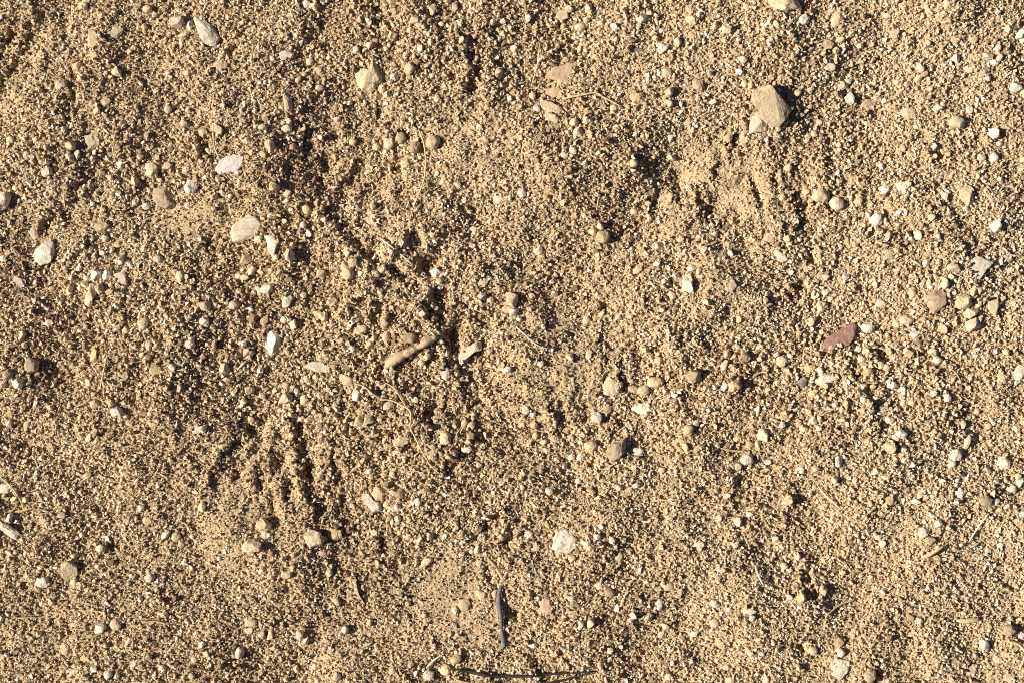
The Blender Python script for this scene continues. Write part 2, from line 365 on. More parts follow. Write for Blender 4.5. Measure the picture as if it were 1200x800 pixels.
def stone_verts(rad, hgt, shape, seed, sub, top_only=False):
    """rad: function theta -> outline radius (px); hgt: half height (px)."""
    r_ = np.random.default_rng(seed)
    v, f = ico(sub)
    th = np.arctan2(v[:, 1], v[:, 0]); c = np.hypot(v[:, 0], v[:, 1]); s = v[:, 2]
    p, q = {'r': (.72, .85), 'a': (.58, .72), 'f': (.4, .5), 'l': (.6, .7)}[shape]
    R = rad(th)
    P = np.stack([R * c ** p * np.cos(th), R * c ** p * np.sin(th), hgt * np.sign(s) * np.abs(s) ** q], 1)
    rm = float(np.mean(R))
    n_cut = {'r': 5, 'a': 10, 'f': 6, 'l': 6}[shape]
    S = np.array([rm, rm, hgt])
    for k in range(n_cut):                       # broken facets
        n = r_.normal(size=3); n[2] = abs(n[2]) * (1.0 if shape != 'f' else 2.5); n /= np.linalg.norm(n)
        if top_only: n[2] += .4
        nn = n / S; nn /= np.linalg.norm(nn)
        d = P @ nn; mx = d.max()
        lim = mx * r_.uniform(.62, .9) if shape == 'a' else mx * r_.uniform(.84, .96)
        ov = np.maximum(d - lim, 0)
        P -= ov[:, None] * nn[None, :] * .93
    k = {'r': .05, 'a': .06, 'f': .04, 'l': .08}[shape]
    U = P / S
    P *= (1 + k * 2.4 * vnoise(U, 1.6, seed % 97) + k * vnoise(U, 4.0, seed % 89 + 5))[:, None]
    if sub >= 3: P *= (1 + k * .8 * vnoise(U, 9.0, seed % 83 + 9))[:, None]
    if sub >= 4: P *= (1 + k * .6 * vnoise(U, 19.0, seed % 79 + 3))[:, None]
    return P, f

def outline_fn(pts, cx, cy):
    a = np.array([(x - cx, -(y - cy)) for x, y in pts], float)
    t = np.linspace(-math.pi, math.pi, 145)
    R = np.zeros(len(t))
    for i, tt in enumerate(t):                   # cast a ray from the centre, farthest crossing
        d = np.array([math.cos(tt), math.sin(tt)]); best = 0
        for p0, p1 in zip(a, np.roll(a, -1, 0)):
            e = p1 - p0; den = d[0] * e[1] - d[1] * e[0]
            if abs(den) < 1e-9: continue
            u = (p0[0] * e[1] - p0[1] * e[0]) / den; w = (p0[0] * d[1] - p0[1] * d[0]) / den
            if u > 0 and -1e-6 <= w <= 1 + 1e-6: best = max(best, u)
        R[i] = best
    R = np.maximum(R, np.median(R) * .35)
    return lambda th: np.interp(th, t, R)

def ell_fn(L, Wd, ang, seed, shape):
    r_ = np.random.default_rng(seed); a = math.radians(ang)
    ph = r_.uniform(0, 6.28, 4); am = r_.uniform(.02, .09 if shape != 'r' else .05, 4)
    def f(th):
        t = th - a
        base = 1 / np.sqrt((np.cos(t) / (L / 2)) ** 2 + (np.sin(t) / (Wd / 2)) ** 2)
        return base * (1 + sum(am[k] * np.cos((k + 2) * th + ph[k]) for k in range(4)))
    return f

# stones one can name by their look: outline in photograph pixels, height above ground, colour, shape, label, short name as a landmark
def T(ox, oy, *pts): return [(ox + x / 4, oy + y / 4) for x, y in pts]
NAMED = [
    (T(200, 0, (118, 95), (165, 105), (205, 140), (228, 175), (210, 215), (165, 205), (140, 170)), 8, 'w', 'a', 'long pitted white stone lying aslant near the top left corner', 'the pitted white stone'),
    (T(200, 0, (218, 800), (245, 755), (300, 728), (340, 740), (335, 780), (315, 805), (255, 812)), 6, 'l', 'f', 'flat lilac grey shard beside a curved dry stem', 'the lilac shard'),
    (T(400, 0, (72, 350), (105, 325), (130, 330), (140, 285), (165, 295), (190, 340), (180, 375), (155, 390), (150, 415), (110, 420), (75, 395)), 12, 'o', 'a', 'two-lobed dusty tan rock with a deep shadow at its upper right', 'the two-lobed rock'),
    (T(600, 0, (160, 350), (200, 312), (230, 310), (275, 293), (275, 350), (260, 410), (235, 400), (215, 370), (190, 365)), 5, 'r', 'f', 'flat reddish brown triangular shard above a pale root', 'the reddish triangular shard'),
    (T(800, 0, (392, -40), (390, 15), (420, 45), (470, 62), (510, 50), (530, 62), (540, 35), (505, -5), (495, -40)), 15, 'c', 'a', 'large cream rock cut off by the top edge of the picture', 'the rock at the top edge'),
    (T(800, 0, (522, 108), (535, 85), (562, 78), (586, 92), (582, 115), (555, 126), (530, 124)), 6, 'w', 'r', 'smooth white pebble with a leaf blade under its left side', 'the white pebble on a leaf'),
    (T(800, 0, (330, 450), (355, 425), (400, 420), (430, 455), (500, 520), (465, 570), (430, 592), (400, 590), (370, 560), (332, 500)), 17, 'o', 'a', 'biggest rock, dusty tan, with a broad black shadow at its right', 'the biggest rock'),
    (T(800, 0, (345, 535), (372, 560), (390, 590), (385, 615), (350, 622), (312, 625), (316, 580)), 9, 'p', 'a', 'pale pinkish rock leaning on the lower left of the biggest rock', 'the rock under the biggest one'),
    (T(0, 200, (145, 400), (165, 385), (195, 350), (225, 330), (250, 345), (248, 385), (230, 425), (190, 438), (160, 430)), 11, 'w', 'a', 'wedge-shaped white stone near the left edge', 'the white wedge stone'),
    (T(0, 200, (-5, 115), (30, 100), (52, 115), (45, 150), (30, 170), (0, 195), (-25, 190), (-25, 120)), 13, 'p', 'a', 'whitish stone at the left edge casting a broad black shadow', 'the stone at the left edge'),
    (T(0, 200, (715, 75), (745, 65), (775, 80), (800, 120), (812, 150), (780, 175), (740, 160), (715, 130)), 8, 'k', 'a', 'olive brown stone with a dark groove on its upper left', 'the olive brown stone'),
    (T(0, 200, (400, 605), (415, 540), (440, 530), (457, 570), (442, 600), (430, 640), (405, 622)), 10, 'c', 'a', 'upright cream wedge stone below a pair of white pebbles', 'the upright cream wedge'),
    (T(0, 200, (536, 490), (585, 475), (594, 530), (576, 562), (558, 522)), 4, 'p', 'f', 'thin grey-white triangular flake beside a pair of white pebbles', 'the triangular flake'),
    (T(200, 200, (65, 80), (85, 48), (120, 50), (125, 85), (105, 105), (68, 102)), 10, 'w', 'a', 'chunky cream-white stone below the lilac shard', 'the chunky white stone'),
    (T(200, 200, (295, 290), (305, 260), (370, 212), (400, 225), (427, 258), (420, 275), (385, 315), (345, 330), (300, 335)), 7, 's', 'f', 'large flat cream slab with layered lines across its top', 'the layered cream slab'),
    (T(200, 200, (455, 315), (495, 308), (512, 330), (497, 370), (490, 402), (465, 382)), 5, 'w', 'f', 'upright white slab just right of the layered cream slab', 'the upright white slab'),
    (T(200, 200, (450, 770), (475, 750), (500, 770), (522, 820), (507, 850), (470, 856), (447, 830)), 9, 'w', 'a', 'pale rounded stone above the wedge-shaped tread marks', 'the pale stone above the treads'),
    (T(800, 200, (0, 500), (22, 488), (38, 505), (42, 560), (25, 582), (-4, 575)), 12, 'w', 'a', 'tall white and pink wedge with its right side black in shade', 'the white and pink wedge'),
    (T(800, 200, (412, 375), (440, 374), (475, 398), (488, 420), (462, 430), (430, 408)), 5, 'w', 'f', 'flat oval white pebble left of a deep hole', 'the oval white pebble'),
    (T(800, 200, (665, 843), (675, 800), (705, 770), (765, 740), (800, 715), (814, 735), (806, 775), (775, 815), (720, 832)), 7, 'm', 'f', 'maroon shard, the only dark red stone of its size', 'the maroon shard'),
    (T(1000, 200, (490, 100), (525, 73), (545, 95), (550, 150), (525, 167), (498, 135)), 8, 'o', 'a', 'tall dull tan stone standing alone in the upper right', 'the lone dull tan stone'),
    (T(1000, 200, (490, 440), (520, 420), (575, 413), (637, 435), (602, 470), (580, 502), (550, 490), (508, 470)), 4.5, 'w', 'f', 'broad flat white stone near the right edge', 'the broad flat white stone'),
    (T(1000, 200, (320, 610), (345, 575), (385, 555), (415, 575), (420, 620), (395, 648), (365, 667), (335, 642)), 10, 'z', 'a', 'brown stone with dark parallel layers like old wood', 'the layered brown stone'),
    (T(1000, 200, (468, 615), (500, 573), (530, 595), (537, 635), (500, 652), (474, 642)), 11, 'c', 'a', 'pointed cream stone right of the layered brown stone', 'the pointed cream stone'),
    (T(1000, 200, (622, 575), (645, 550), (668, 580), (671, 640), (655, 674), (627, 650)), 4, 'c', 'f', 'tall narrow flat cream stone below the broad flat white stone', 'the narrow cream stone'),
    (T(200, 400, (636, 115), (665, 95), (710, 98), (750, 125), (735, 142), (680, 140)), 4.5, 'x', 'f', 'long flat chalky stone where the white root begins', 'the chalky flat stone'),
    (T(400, 400, (555, 70), (565, 40), (600, 25), (640, 0), (660, 10), (655, 40), (620, 50), (590, 75), (565, 90)), 7, 'p', 'a', 'long pinkish grey stone right of the thick root', 'the long pinkish stone'),
    (T(400, 400, (140, 710), (165, 678), (195, 685), (208, 715), (195, 742), (160, 745)), 9, 'r', 'r', 'round reddish tan clod resting on a bent white stone', 'the round reddish clod'),
    (T(400, 400, (103, 725), (130, 714), (150, 745), (187, 755), (182, 797), (143, 792)), 8, 'w', 'a', 'bent white stone under a round reddish clod', 'the bent white stone'),
    (T(600, 400, (438, 520), (475, 480), (526, 457), (530, 490), (510, 530), (482, 562), (458, 550)), 10, 'k', 'a', 'olive brown angular stone with a shiny broken face, centre right', 'the olive angular stone'),
    (T(600, 400, (565, 315), (590, 290), (635, 288), (656, 312), (640, 335), (600, 338)), 6, 'w', 'r', 'smooth white oval stone below two tan pebbles', 'the white oval stone'),
    (T(600, 400, (428, 205), (455, 170), (495, 190), (500, 225), (475, 250), (432, 246)), 4, 'c', 'l', 'broad low cream clod at the rim of the trodden patch', 'the broad cream clod'),
    (T(800, 400, (207, 195), (220, 165), (250, 170), (268, 205), (245, 232), (212, 228)), 13, 't', 'a', 'tall tan stone throwing a long black shadow, with white chip at left', 'the tall tan stone'),
    (T(800, 400, (622, 182), (650, 160), (720, 152), (728, 172), (690, 188), (640, 194)), 5, 'w', 'f', 'long white splinter of stone below the maroon shard', 'the white splinter'),
    (T(0, 600, (-30, 22), (0, 42), (40, 62), (84, 95), (70, 124), (35, 106), (5, 76), (-30, 60)), 8, 'w', 'a', 'long white stone slanting in from the left edge', 'the slanting white stone'),
    (T(0, 600, (290, 250), (320, 228), (358, 253), (364, 290), (345, 312), (310, 317), (293, 285)), 8, 'o', 'a', 'knobbly dull tan stone alone in the lower left', 'the knobbly tan stone'),
    (T(200, 600, (338, 152), (370, 128), (405, 118), (425, 135), (425, 172), (380, 180), (352, 174)), 15, 'c', 'a', 'tall cream rock, bright left face and black right side, lower left', 'the tall split-lit rock'),
    (T(200, 600, (400, 60), (435, 23), (452, 38), (470, 50), (470, 80), (440, 88)), 11, 't', 'a', 'tan peaked stone above the tall split-lit cream rock', 'the tan peaked stone'),
    (T(200, 600, (636, 110), (660, 80), (700, 92), (722, 115), (712, 145), (685, 162), (650, 145)), 10, 'c', 'a', 'cream stone with a bright facet, left of a yellowish clod', 'the bright-faceted stone'),
    (T(200, 600, (728, 100), (755, 75), (795, 85), (800, 115), (770, 136), (742, 125)), 7, 'y', 'a', 'yellowish angular clod right of the bright-faceted stone', 'the yellowish clod'),
    (T(600, 600, (197, 130), (215, 95), (250, 78), (290, 95), (310, 125), (295, 157), (270, 182), (235, 182), (198, 165)), 7, 'x', 'l', 'rough crusty whitish lump like coral, lower centre', 'the crusty white lump'),
    (T(800, 600, (690, 695), (735, 683), (777, 700), (770, 742), (735, 782), (698, 752)), 3, 'x', 'f', 'broad low dusty slab at the bottom right', 'the dusty slab'),
    (T(400, 600, (548, 440), (560, 412), (590, 410), (605, 432), (592, 460), (562, 462)), 4, 't', 'r', 'round tan pebble on the smooth patch left of the grey twig', 'the round tan pebble'),
    (T(1000, 400, (452, 535), (465, 508), (490, 502), (506, 528), (502, 552), (470, 560)), 8, 'w', 'r', 'pale round stone with a tiny white pebble touching below', 'the pale round stone'),
    (T(1000, 400, (680, 572), (695, 545), (722, 540), (744, 565), (735, 594), (700, 598)), 8, 'w', 'r', 'pale round stone, rightmost of the two at the right edge', 'the rightmost round stone'),
]
# the rest, read tile by tile: tile origin, then  x y length width angle colour shape  in quarter pixels
REST = '''
T 0 0
385 32 55 40 20 c a; 365 312 42 40 0 t r; 295 405 56 30 40 w a; 548 340 52 36 -50 c a; 540 155 92 46 38 o l; 440 190 92 42 85 t l; 465 525 46 36 40 c a
60 662 36 32 0 c r; 182 660 28 26 90 c r; 430 665 82 72 60 c l; 310 615 42 34 0 c a; 345 595 38 22 40 c a; 345 690 46 44 0 o a; 335 738 42 34 -30 c a; 370 730 54 24 80 c a
140 735 32 30 0 c r; 455 580 28 26 0 b r; 500 480 46 44 0 t l; 690 45 42 36 0 t r; 722 68 30 26 0 c a; 790 345 30 24 80 w a; 790 515 36 34 0 c r; 705 785 60 42 5 c r
570 775 42 30 80 w a; 785 780 46 34 0 c a; 660 740 36 30 0 c a; 80 420 28 22 0 g a; 325 440 40 26 -30 b r; 625 225 28 24 0 t r; 675 130 30 26 0 c a
T 200 0
28 105 64 58 50 p a; 92 122 40 34 90 p a; 68 168 36 30 0 c a; 640 25 36 34 0 w r; 675 38 42 34 80 c a; 590 160 42 28 80 p l; 535 262 60 36 12 w f; 480 280 32 22 0 w a; 562 262 32 26 0 c r
690 325 48 34 35 c a; 650 288 36 34 0 c r; 738 270 24 18 0 w a; 625 350 26 24 0 y a; 695 410 48 28 -10 c a; 85 345 32 26 80 c r; 345 495 40 22 80 w a; 550 478 104 36 -74 o a; 227 610 60 36 -42 c a
155 625 48 40 0 c a; 65 580 44 30 -40 c a; 365 665 48 30 0 c a; 470 690 62 44 -60 c a; 550 605 46 40 0 p a; 555 570 46 26 0 c a; 575 690 32 30 0 m r; 580 660 24 20 0 p a; 440 730 42 28 85 c a
435 605 38 32 0 o r; 240 310 62 50 0 r l; 775 555 32 28 0 w a; 75 795 44 24 0 w a; 600 375 36 24 40 c a; 120 690 30 26 0 c a; 175 710 40 32 -40 c a
T 400 0
65 235 38 32 80 w a; 375 235 36 32 0 w a; 205 130 38 28 0 c a; 240 165 52 42 85 t a; 345 105 48 36 0 c a; 370 125 34 30 0 c a; 320 325 52 46 80 t r; 250 360 48 32 5 w a; 190 412 42 34 80 c a; 212 442 36 34 0 c a
420 205 36 26 80 c a; 325 150 36 30 0 c a; 565 195 36 30 80 c a; 595 320 42 30 0 t a; 735 345 52 40 80 o a; 710 108 32 28 0 o r; 758 100 32 26 0 c a; 738 182 26 20 90 w a; 757 155 32 22 80 c a
790 460 32 22 80 w a; 425 355 22 20 0 w r; 450 465 30 28 0 c r; 648 598 28 26 0 p r; 275 645 52 48 60 t r; 222 670 52 46 60 c r; 205 710 38 20 40 w a; 160 685 36 34 0 c r; 52 662 36 34 0 y r
430 668 64 58 0 t r; 345 690 56 46 80 b r; 300 755 58 44 80 c a; 130 210 38 30 0 c a; 30 475 32 22 0 w a; 535 35 52 32 85 o a; 430 50 58 30 85 t a; 282 680 22 18 0 w r; 470 120 28 24 0 c r; 500 10 30 26 0 t a
T 600 0
200 430 72 42 0 r f; 75 78 52 28 84 w a; 238 65 52 48 0 c f; 268 38 38 34 0 c a; 362 30 46 28 70 c a; 350 90 34 30 0 p a; 240 115 38 30 80 y a; 320 122 48 40 0 c r; 480 132 50 30 -55 w a; 612 92 52 38 10 w a
418 108 34 26 0 c a; 490 185 24 20 0 w a; 705 230 54 46 60 w a; 775 200 42 34 0 c a; 722 345 58 42 0 c r; 575 232 66 26 -5 g f; 730 440 52 44 80 c a; 735 490 38 34 0 c a; 100 450 44 34 0 o a; 115 510 46 34 85 w a
180 505 104 42 -25 c f; 185 560 72 42 -15 c l; 290 585 48 40 0 c a; 310 630 52 40 -50 c a; 260 630 28 24 0 w a; 285 715 38 34 -40 p a; 240 740 42 28 0 p l; 580 460 52 46 0 y l; 435 715 42 34 -30 y l; 565 770 42 36 0 c r
745 645 42 24 80 w a; 320 225 42 24 85 c a; 10 225 40 34 0 c a; 150 265 34 26 0 c a; 750 735 44 30 0 c a; 345 570 36 34 0 c r; 335 185 26 22 0 c a; 510 100 30 26 0 c a; 590 125 26 22 0 c r; 475 510 34 30 0 c r
T 800 0
40 100 54 44 -20 c a; 75 75 32 30 0 c a; 148 130 40 28 80 c a; 195 150 52 36 -10 c a; 255 200 26 22 0 w a; 277 290 34 32 0 c r; 262 345 38 30 -20 w a; 285 400 36 30 80 c r; 313 408 36 24 85 c a; 70 405 62 44 -45 r a
430 130 54 26 -40 c a; 295 38 28 26 0 c r; 325 20 28 24 0 c a; 715 100 66 46 70 c l; 735 190 38 34 0 c a; 712 245 38 34 40 o a; 665 215 62 50 0 r l; 680 315 58 44 -20 p l; 670 365 44 24 -35 w a; 790 460 50 44 80 w a
745 400 52 40 -10 c l; 775 380 40 20 -30 w a; 535 440 32 30 0 c r; 537 480 24 22 0 c r; 735 675 28 26 0 w r; 620 628 28 26 0 c r; 500 785 48 36 0 c a; 215 640 50 34 80 t l; 240 540 34 28 -30 p l; 20 570 44 38 0 c l
30 325 38 24 0 c a; 440 610 30 26 0 c r; 640 575 36 32 0 c l; 20 300 30 24 0 c a; 660 470 30 26 0 c a
T 1000 0
420 35 42 34 80 c l; 720 145 42 36 -30 c a; 775 165 52 44 60 w a; 788 192 36 28 80 w a; 668 232 46 26 75 w a; 675 275 36 30 80 p a; 615 268 58 40 0 c a; 655 298 48 30 10 w a; 475 278 48 34 -60 w a; 308 318 54 34 -52 p a
305 370 42 34 60 c a; 335 345 36 28 80 b r; 555 190 46 38 60 o l; 465 195 44 34 -20 r l; 342 205 38 28 -60 r a; 625 372 34 26 0 p a; 757 412 54 42 -10 w r; 795 440 36 26 80 c a; 78 485 58 50 0 r l; 395 510 42 40 0 w a
418 492 36 20 -60 w a; 265 530 62 56 0 o l; 485 577 68 50 -8 c r; 655 625 64 54 -30 w a; 685 675 28 26 0 w r; 660 740 46 40 80 w r; 600 740 38 34 0 c a; 545 510 46 34 80 w a; 150 470 30 24 80 w a; 190 160 44 40 40 c a
155 75 44 26 -30 w a; 70 575 48 20 -30 c a; 380 685 30 28 0 w r; 545 330 34 30 0 c r; 250 395 36 30 60 o a; 210 385 32 26 0 p a; 790 755 36 24 80 c a; 485 455 30 28 0 c r; 30 215 32 26 0 c a; 450 260 26 22 0 c a
T 0 200
155 290 52 40 80 p l; 228 12 66 36 10 p a; 710 10 52 44 0 c r; 745 42 26 24 0 c r; 630 50 48 34 80 c a; 678 165 36 32 60 w r; 628 150 36 26 80 c a; 470 265 62 46 0 t l; 443 383 28 24 80 w r; 483 388 38 28 -20 p a
373 458 40 25 35 w a; 450 485 62 48 -25 w a; 507 488 52 42 40 w a; 405 505 30 24 0 c r; 402 535 42 34 0 c a; 325 560 46 30 75 c a; 373 550 28 20 80 w a; 90 520 64 32 -50 p f; 20 415 32 30 0 w r; 240 550 34 26 0 c a
745 415 48 34 -50 w a; 680 375 38 30 0 p a; 675 720 52 40 70 c r; 590 750 36 30 80 c r; 685 650 44 28 15 c a; 490 318 32 30 0 c r; 565 430 28 24 80 w a; 110 770 48 30 60 c a; 225 715 48 38 60 p l; 430 155 26 22 60 w a
75 85 30 28 0 c r; 470 560 60 44 80 o a; 120 770 26 22 0 c a; 520 538 24 20 0 c r; 545 350 34 30 0 y l
T 200 200
415 325 44 30 20 c a; 560 400 62 58 30 c a; 497 408 30 28 0 c r; 355 418 62 38 32 r a; 640 185 48 38 -60 y r; 548 110 38 30 20 p r; 625 258 30 28 0 w r; 540 240 30 24 0 c a; 705 485 56 44 75 c a; 455 555 64 46 22 w a
405 555 28 24 80 w a; 545 610 62 40 62 w r; 380 470 42 36 60 c a; 315 495 28 25 80 w r; 345 500 38 30 0 c a; 315 568 28 24 0 w r; 165 635 56 44 0 c r; 208 632 36 28 70 c r; 195 598 34 22 -60 c a; 297 632 48 42 -30 c r
370 648 42 20 -32 w a; 160 710 54 42 -50 w a; 85 695 30 28 0 c r; 50 495 46 40 70 c r; 528 700 36 32 80 w r; 572 725 48 38 75 c a; 437 700 50 34 70 c a; 620 585 38 30 -40 c a; 755 615 54 34 15 c a; 680 670 30 28 0 o r
715 685 52 40 -20 c a; 240 105 42 25 -15 c a; 280 120 24 22 0 w a; 75 165 30 22 0 w a; 225 40 46 38 -60 c a; 238 8 32 30 0 w a; 318 8 40 28 0 w a; 155 8 32 25 0 r a; 485 80 52 44 0 y a; 650 300 38 30 30 p a
725 235 30 24 80 c a; 410 780 38 30 70 c a; 100 785 38 25 0 c a; 205 180 22 18 0 w a; 200 555 26 22 0 c a; 565 185 30 26 0 c a; 470 470 30 26 0 c a
T 400 200
32 482 60 54 80 c r; 58 433 44 42 0 o r; 95 487 28 24 60 w a; 190 470 30 26 0 c r; 160 485 38 30 0 o r; 435 478 52 38 25 w a; 735 138 48 40 -30 w l; 615 285 68 32 82 c l; 290 380 38 30 -30 p a; 430 305 30 28 0 c a
50 715 38 26 30 w a; 205 715 40 34 0 c a; 210 780 48 36 80 c r; 320 785 58 46 0 b r; 90 745 58 40 20 c l; 150 785 44 30 30 c a; 380 670 32 30 0 c a; 310 515 34 30 0 r a; 390 600 36 24 80 c a; 150 170 36 28 70 c a
590 600 26 24 0 w a; 795 600 30 25 80 w a; 775 650 42 34 0 r l; 660 525 52 40 0 c l; 460 520 38 30 0 c a; 15 450 36 30 70 r r; 345 160 26 22 0 c a; 545 65 34 28 0 c a; 475 330 30 24 0 c a; 700 610 34 26 0 c a
T 600 200
47 108 46 42 70 w r; 125 370 46 42 80 w r; 425 310 60 56 0 t r; 380 290 42 34 0 c a; 415 262 38 30 0 c a; 683 355 62 34 -12 w a; 628 353 32 28 0 w a; 565 368 28 22 70 w a; 592 460 66 30 45 r a; 420 675 40 24 75 p a
350 703 38 32 20 c r; 712 522 38 30 60 w a; 748 585 40 34 -20 c a; 765 495 30 28 0 w a; 185 520 30 24 0 w a; 120 500 30 22 0 c a; 5 603 66 58 -60 c a; 10 662 48 40 60 w a; 35 697 28 24 80 w a; 90 588 38 28 0 c a
575 190 32 28 0 c r; 640 150 40 26 -50 c a; 648 225 40 22 -70 c a; 692 240 24 20 0 w a; 585 298 24 20 0 w a; 238 155 34 24 60 c a; 790 325 34 28 60 c a; 145 730 30 26 0 c a; 500 690 34 28 0 c a; 700 655 30 24 0 c a
T 800 200
38 460 48 28 10 w a; 70 475 32 28 30 c a; 645 118 66 58 20 c r; 725 155 64 58 -20 p r; 467 125 34 32 0 c r; 580 97 34 28 30 c a; 33 75 30 28 0 c r; 95 375 42 28 60 c a; 222 392 40 24 -60 w a; 655 640 58 50 -50 c a
672 570 42 34 50 w a; 672 500 36 34 0 c a; 765 498 34 32 0 w a; 630 585 44 34 60 c a; 605 710 46 34 80 c r; 405 320 48 40 0 c l; 485 320 38 30 0 c a; 545 325 26 24 0 w a; 430 595 42 34 60 c r; 385 612 32 30 0 c a
220 545 58 46 50 c l; 110 620 42 26 -20 r a; 735 360 34 28 80 c a; 262 700 36 24 80 c a; 150 300 30 26 0 c a; 735 770 30 26 0 c a; 730 50 34 28 0 c a; 385 125 44 38 0 t l
T 1000 200
235 75 72 40 5 w a; 150 88 52 40 0 w a; 422 122 42 34 -40 w a; 388 125 32 24 70 y a; 680 50 44 32 -40 c a; 105 232 60 50 70 w r; 30 145 46 34 80 c a; 145 240 36 26 80 w a; 350 225 46 34 80 o a; 290 305 52 40 75 p a
655 265 56 44 50 w a; 790 225 30 24 80 w a; 440 455 68 44 -30 c a; 548 570 52 36 70 c a; 412 530 56 36 65 c a; 442 500 34 28 20 c a; 370 540 32 28 0 c r; 540 668 92 40 28 c a; 548 720 72 50 80 c a; 580 720 60 28 84 w a
245 703 56 50 0 c r; 75 738 62 44 0 w r; 285 770 48 30 10 w a; 415 740 48 36 -50 c a; 205 720 42 34 0 c a; 268 578 38 34 0 c r; 105 535 40 30 80 c a; 125 625 42 34 70 p l; 340 530 40 24 80 c a; 325 440 38 28 20 w a
190 375 34 26 50 c a; 150 395 58 44 0 o l; 20 150 34 26 80 c a; 540 340 30 24 -30 c a; 430 590 40 24 -60 c a; 600 40 26 22 0 c a; 720 470 34 28 0 p l
T 0 400
150 110 66 58 -40 k r; 95 195 50 42 25 w a; 45 155 52 42 20 k a; 22 198 36 30 80 w a; 120 18 38 24 -30 c a; 440 65 60 38 80 y a; 450 290 44 40 0 t r; 528 288 44 36 15 o a; 558 325 62 40 15 w a; 45 385 52 30 85 c a
122 385 60 28 85 o l; 420 450 46 25 72 p a; 190 545 28 24 0 w a; 170 618 34 28 60 w a; 20 688 54 44 0 w l; 315 470 26 22 0 w a; 660 780 38 30 0 w a; 60 740 38 30 30 c a; 120 738 34 26 30 c a; 740 135 54 40 0 y l
700 15 42 30 85 w a; 745 18 38 25 0 b a; 700 75 48 44 60 y a; 590 160 52 40 0 r l; 712 335 24 22 0 c r; 598 350 22 20 0 w a; 240 310 34 28 0 c a; 400 630 34 28 0 c l
T 200 400
15 118 42 38 60 w a; 97 12 48 40 0 p r; 150 70 36 34 0 b r; 255 120 56 42 75 c a; 545 48 36 32 80 c a; 405 65 48 34 75 c a; 352 50 52 24 85 c a; 370 225 48 40 30 c a; 430 250 32 30 0 w a; 298 245 28 22 0 w a
418 135 40 30 80 w a; 540 260 68 54 40 c a; 540 205 32 30 0 r r; 592 232 36 28 -60 w a; 625 272 48 34 75 c r; 610 360 30 28 80 c r; 640 370 48 30 0 c a; 565 440 30 25 0 c a; 50 215 40 26 80 c a; 148 775 46 38 70 c a
690 750 32 20 -10 w a; 635 175 36 34 0 c r; 700 250 36 34 0 c a; 100 590 32 28 80 b a; 375 365 40 26 -60 c a; 130 410 46 38 0 x l; 250 490 36 24 40 c a; 725 60 34 28 0 c a; 680 165 30 26 0 c r; 340 280 34 28 0 c a
T 400 400
490 150 62 36 82 w r; 25 180 58 42 -32 c f; 70 250 60 38 80 w a; 50 35 36 28 60 w r; 130 15 42 38 0 c a; 400 68 40 36 80 c r; 375 98 32 28 0 c r; 195 262 36 30 0 w a; 225 298 52 36 20 r r; 130 360 58 48 40 o a
85 370 60 44 70 o a; 275 465 72 54 10 t l; 490 450 60 50 70 c r; 575 385 46 38 80 c a; 610 395 46 34 60 c a; 360 748 40 34 -60 w r; 265 775 42 34 80 w a; 240 705 38 22 0 w a; 235 778 38 25 10 c a; 275 715 42 38 0 b r
240 625 56 28 78 c a; 130 605 38 28 40 w a; 585 505 48 40 0 x l; 780 130 38 34 30 w a; 495 55 42 22 80 w a; 425 510 60 48 80 t l; 210 760 36 28 70 c r; 205 140 40 24 80 w a; 345 270 40 28 -40 c a; 700 110 36 30 0 c a
20 320 36 30 0 o r; 620 340 30 24 0 c a; 200 620 34 26 0 c a
T 600 400
400 360 56 44 -50 w a; 670 190 72 50 0 t r; 618 230 52 46 0 o r; 370 490 60 54 0 t r; 728 395 52 30 85 c a; 585 515 58 40 0 x l; 580 670 44 34 10 w a; 312 655 30 25 60 w a; 320 540 34 30 0 w r; 280 540 38 28 30 w a
135 103 30 28 0 w r; 270 68 42 30 -50 c a; 360 60 46 30 80 c l; 175 697 40 35 0 p r; 500 682 32 28 0 c a; 105 390 44 34 -40 t a; 110 440 36 28 80 t r; 213 548 26 22 0 w a; 625 35 38 30 30 c a; 690 90 48 36 -60 c a
570 225 48 38 0 r l; 640 375 26 22 0 w a; 245 585 34 28 40 c a; 150 470 28 24 0 c r; 45 680 30 24 0 c a; 65 320 40 36 0 p l; 440 320 50 40 0 t l; 700 600 30 26 0 c r
T 800 400
190 210 52 34 70 w a; 50 160 62 58 0 t a; 285 80 60 50 70 t a; 468 92 52 50 40 c r; 508 68 32 28 -20 w a; 645 135 42 30 -60 w a; 565 190 48 36 80 g r; 492 175 36 20 80 c a; 348 328 52 24 80 w a; 372 435 62 48 -60 c a
462 392 36 30 80 w a; 605 368 42 38 30 w a; 560 405 38 34 0 c a; 630 402 32 25 0 w a; 465 350 52 40 0 y l; 300 552 58 48 15 x r; 255 585 46 38 -60 c a; 318 480 30 28 0 b r; 352 480 38 30 20 c a; 720 560 50 40 70 w a
705 640 48 34 60 c a; 550 598 42 25 -50 w a; 755 305 60 30 80 r a; 708 295 30 28 0 w a; 680 310 32 22 80 w a; 490 745 50 40 50 c a; 665 775 46 28 30 y a; 205 722 32 28 0 w a; 10 490 46 28 80 c a; 60 380 34 30 -30 c a
22 412 50 45 80 t r; 210 60 38 34 0 c a; 195 110 56 30 75 c a; 595 125 42 34 0 y l; 290 30 30 26 0 c a; 150 330 34 26 0 y l; 400 565 34 26 30 w a; 615 590 32 26 0 c a; 250 455 34 28 0 c l
T 1000 400
395 84 48 42 0 w a; 370 50 44 34 0 c a; 102 70 38 30 20 c r; 70 45 34 28 0 c a; 45 85 54 30 -45 c a; 125 110 38 34 0 c r; 155 120 38 34 0 c r; 65 140 52 44 70 y a; 25 40 42 34 70 w a; 300 90 62 28 84 c a
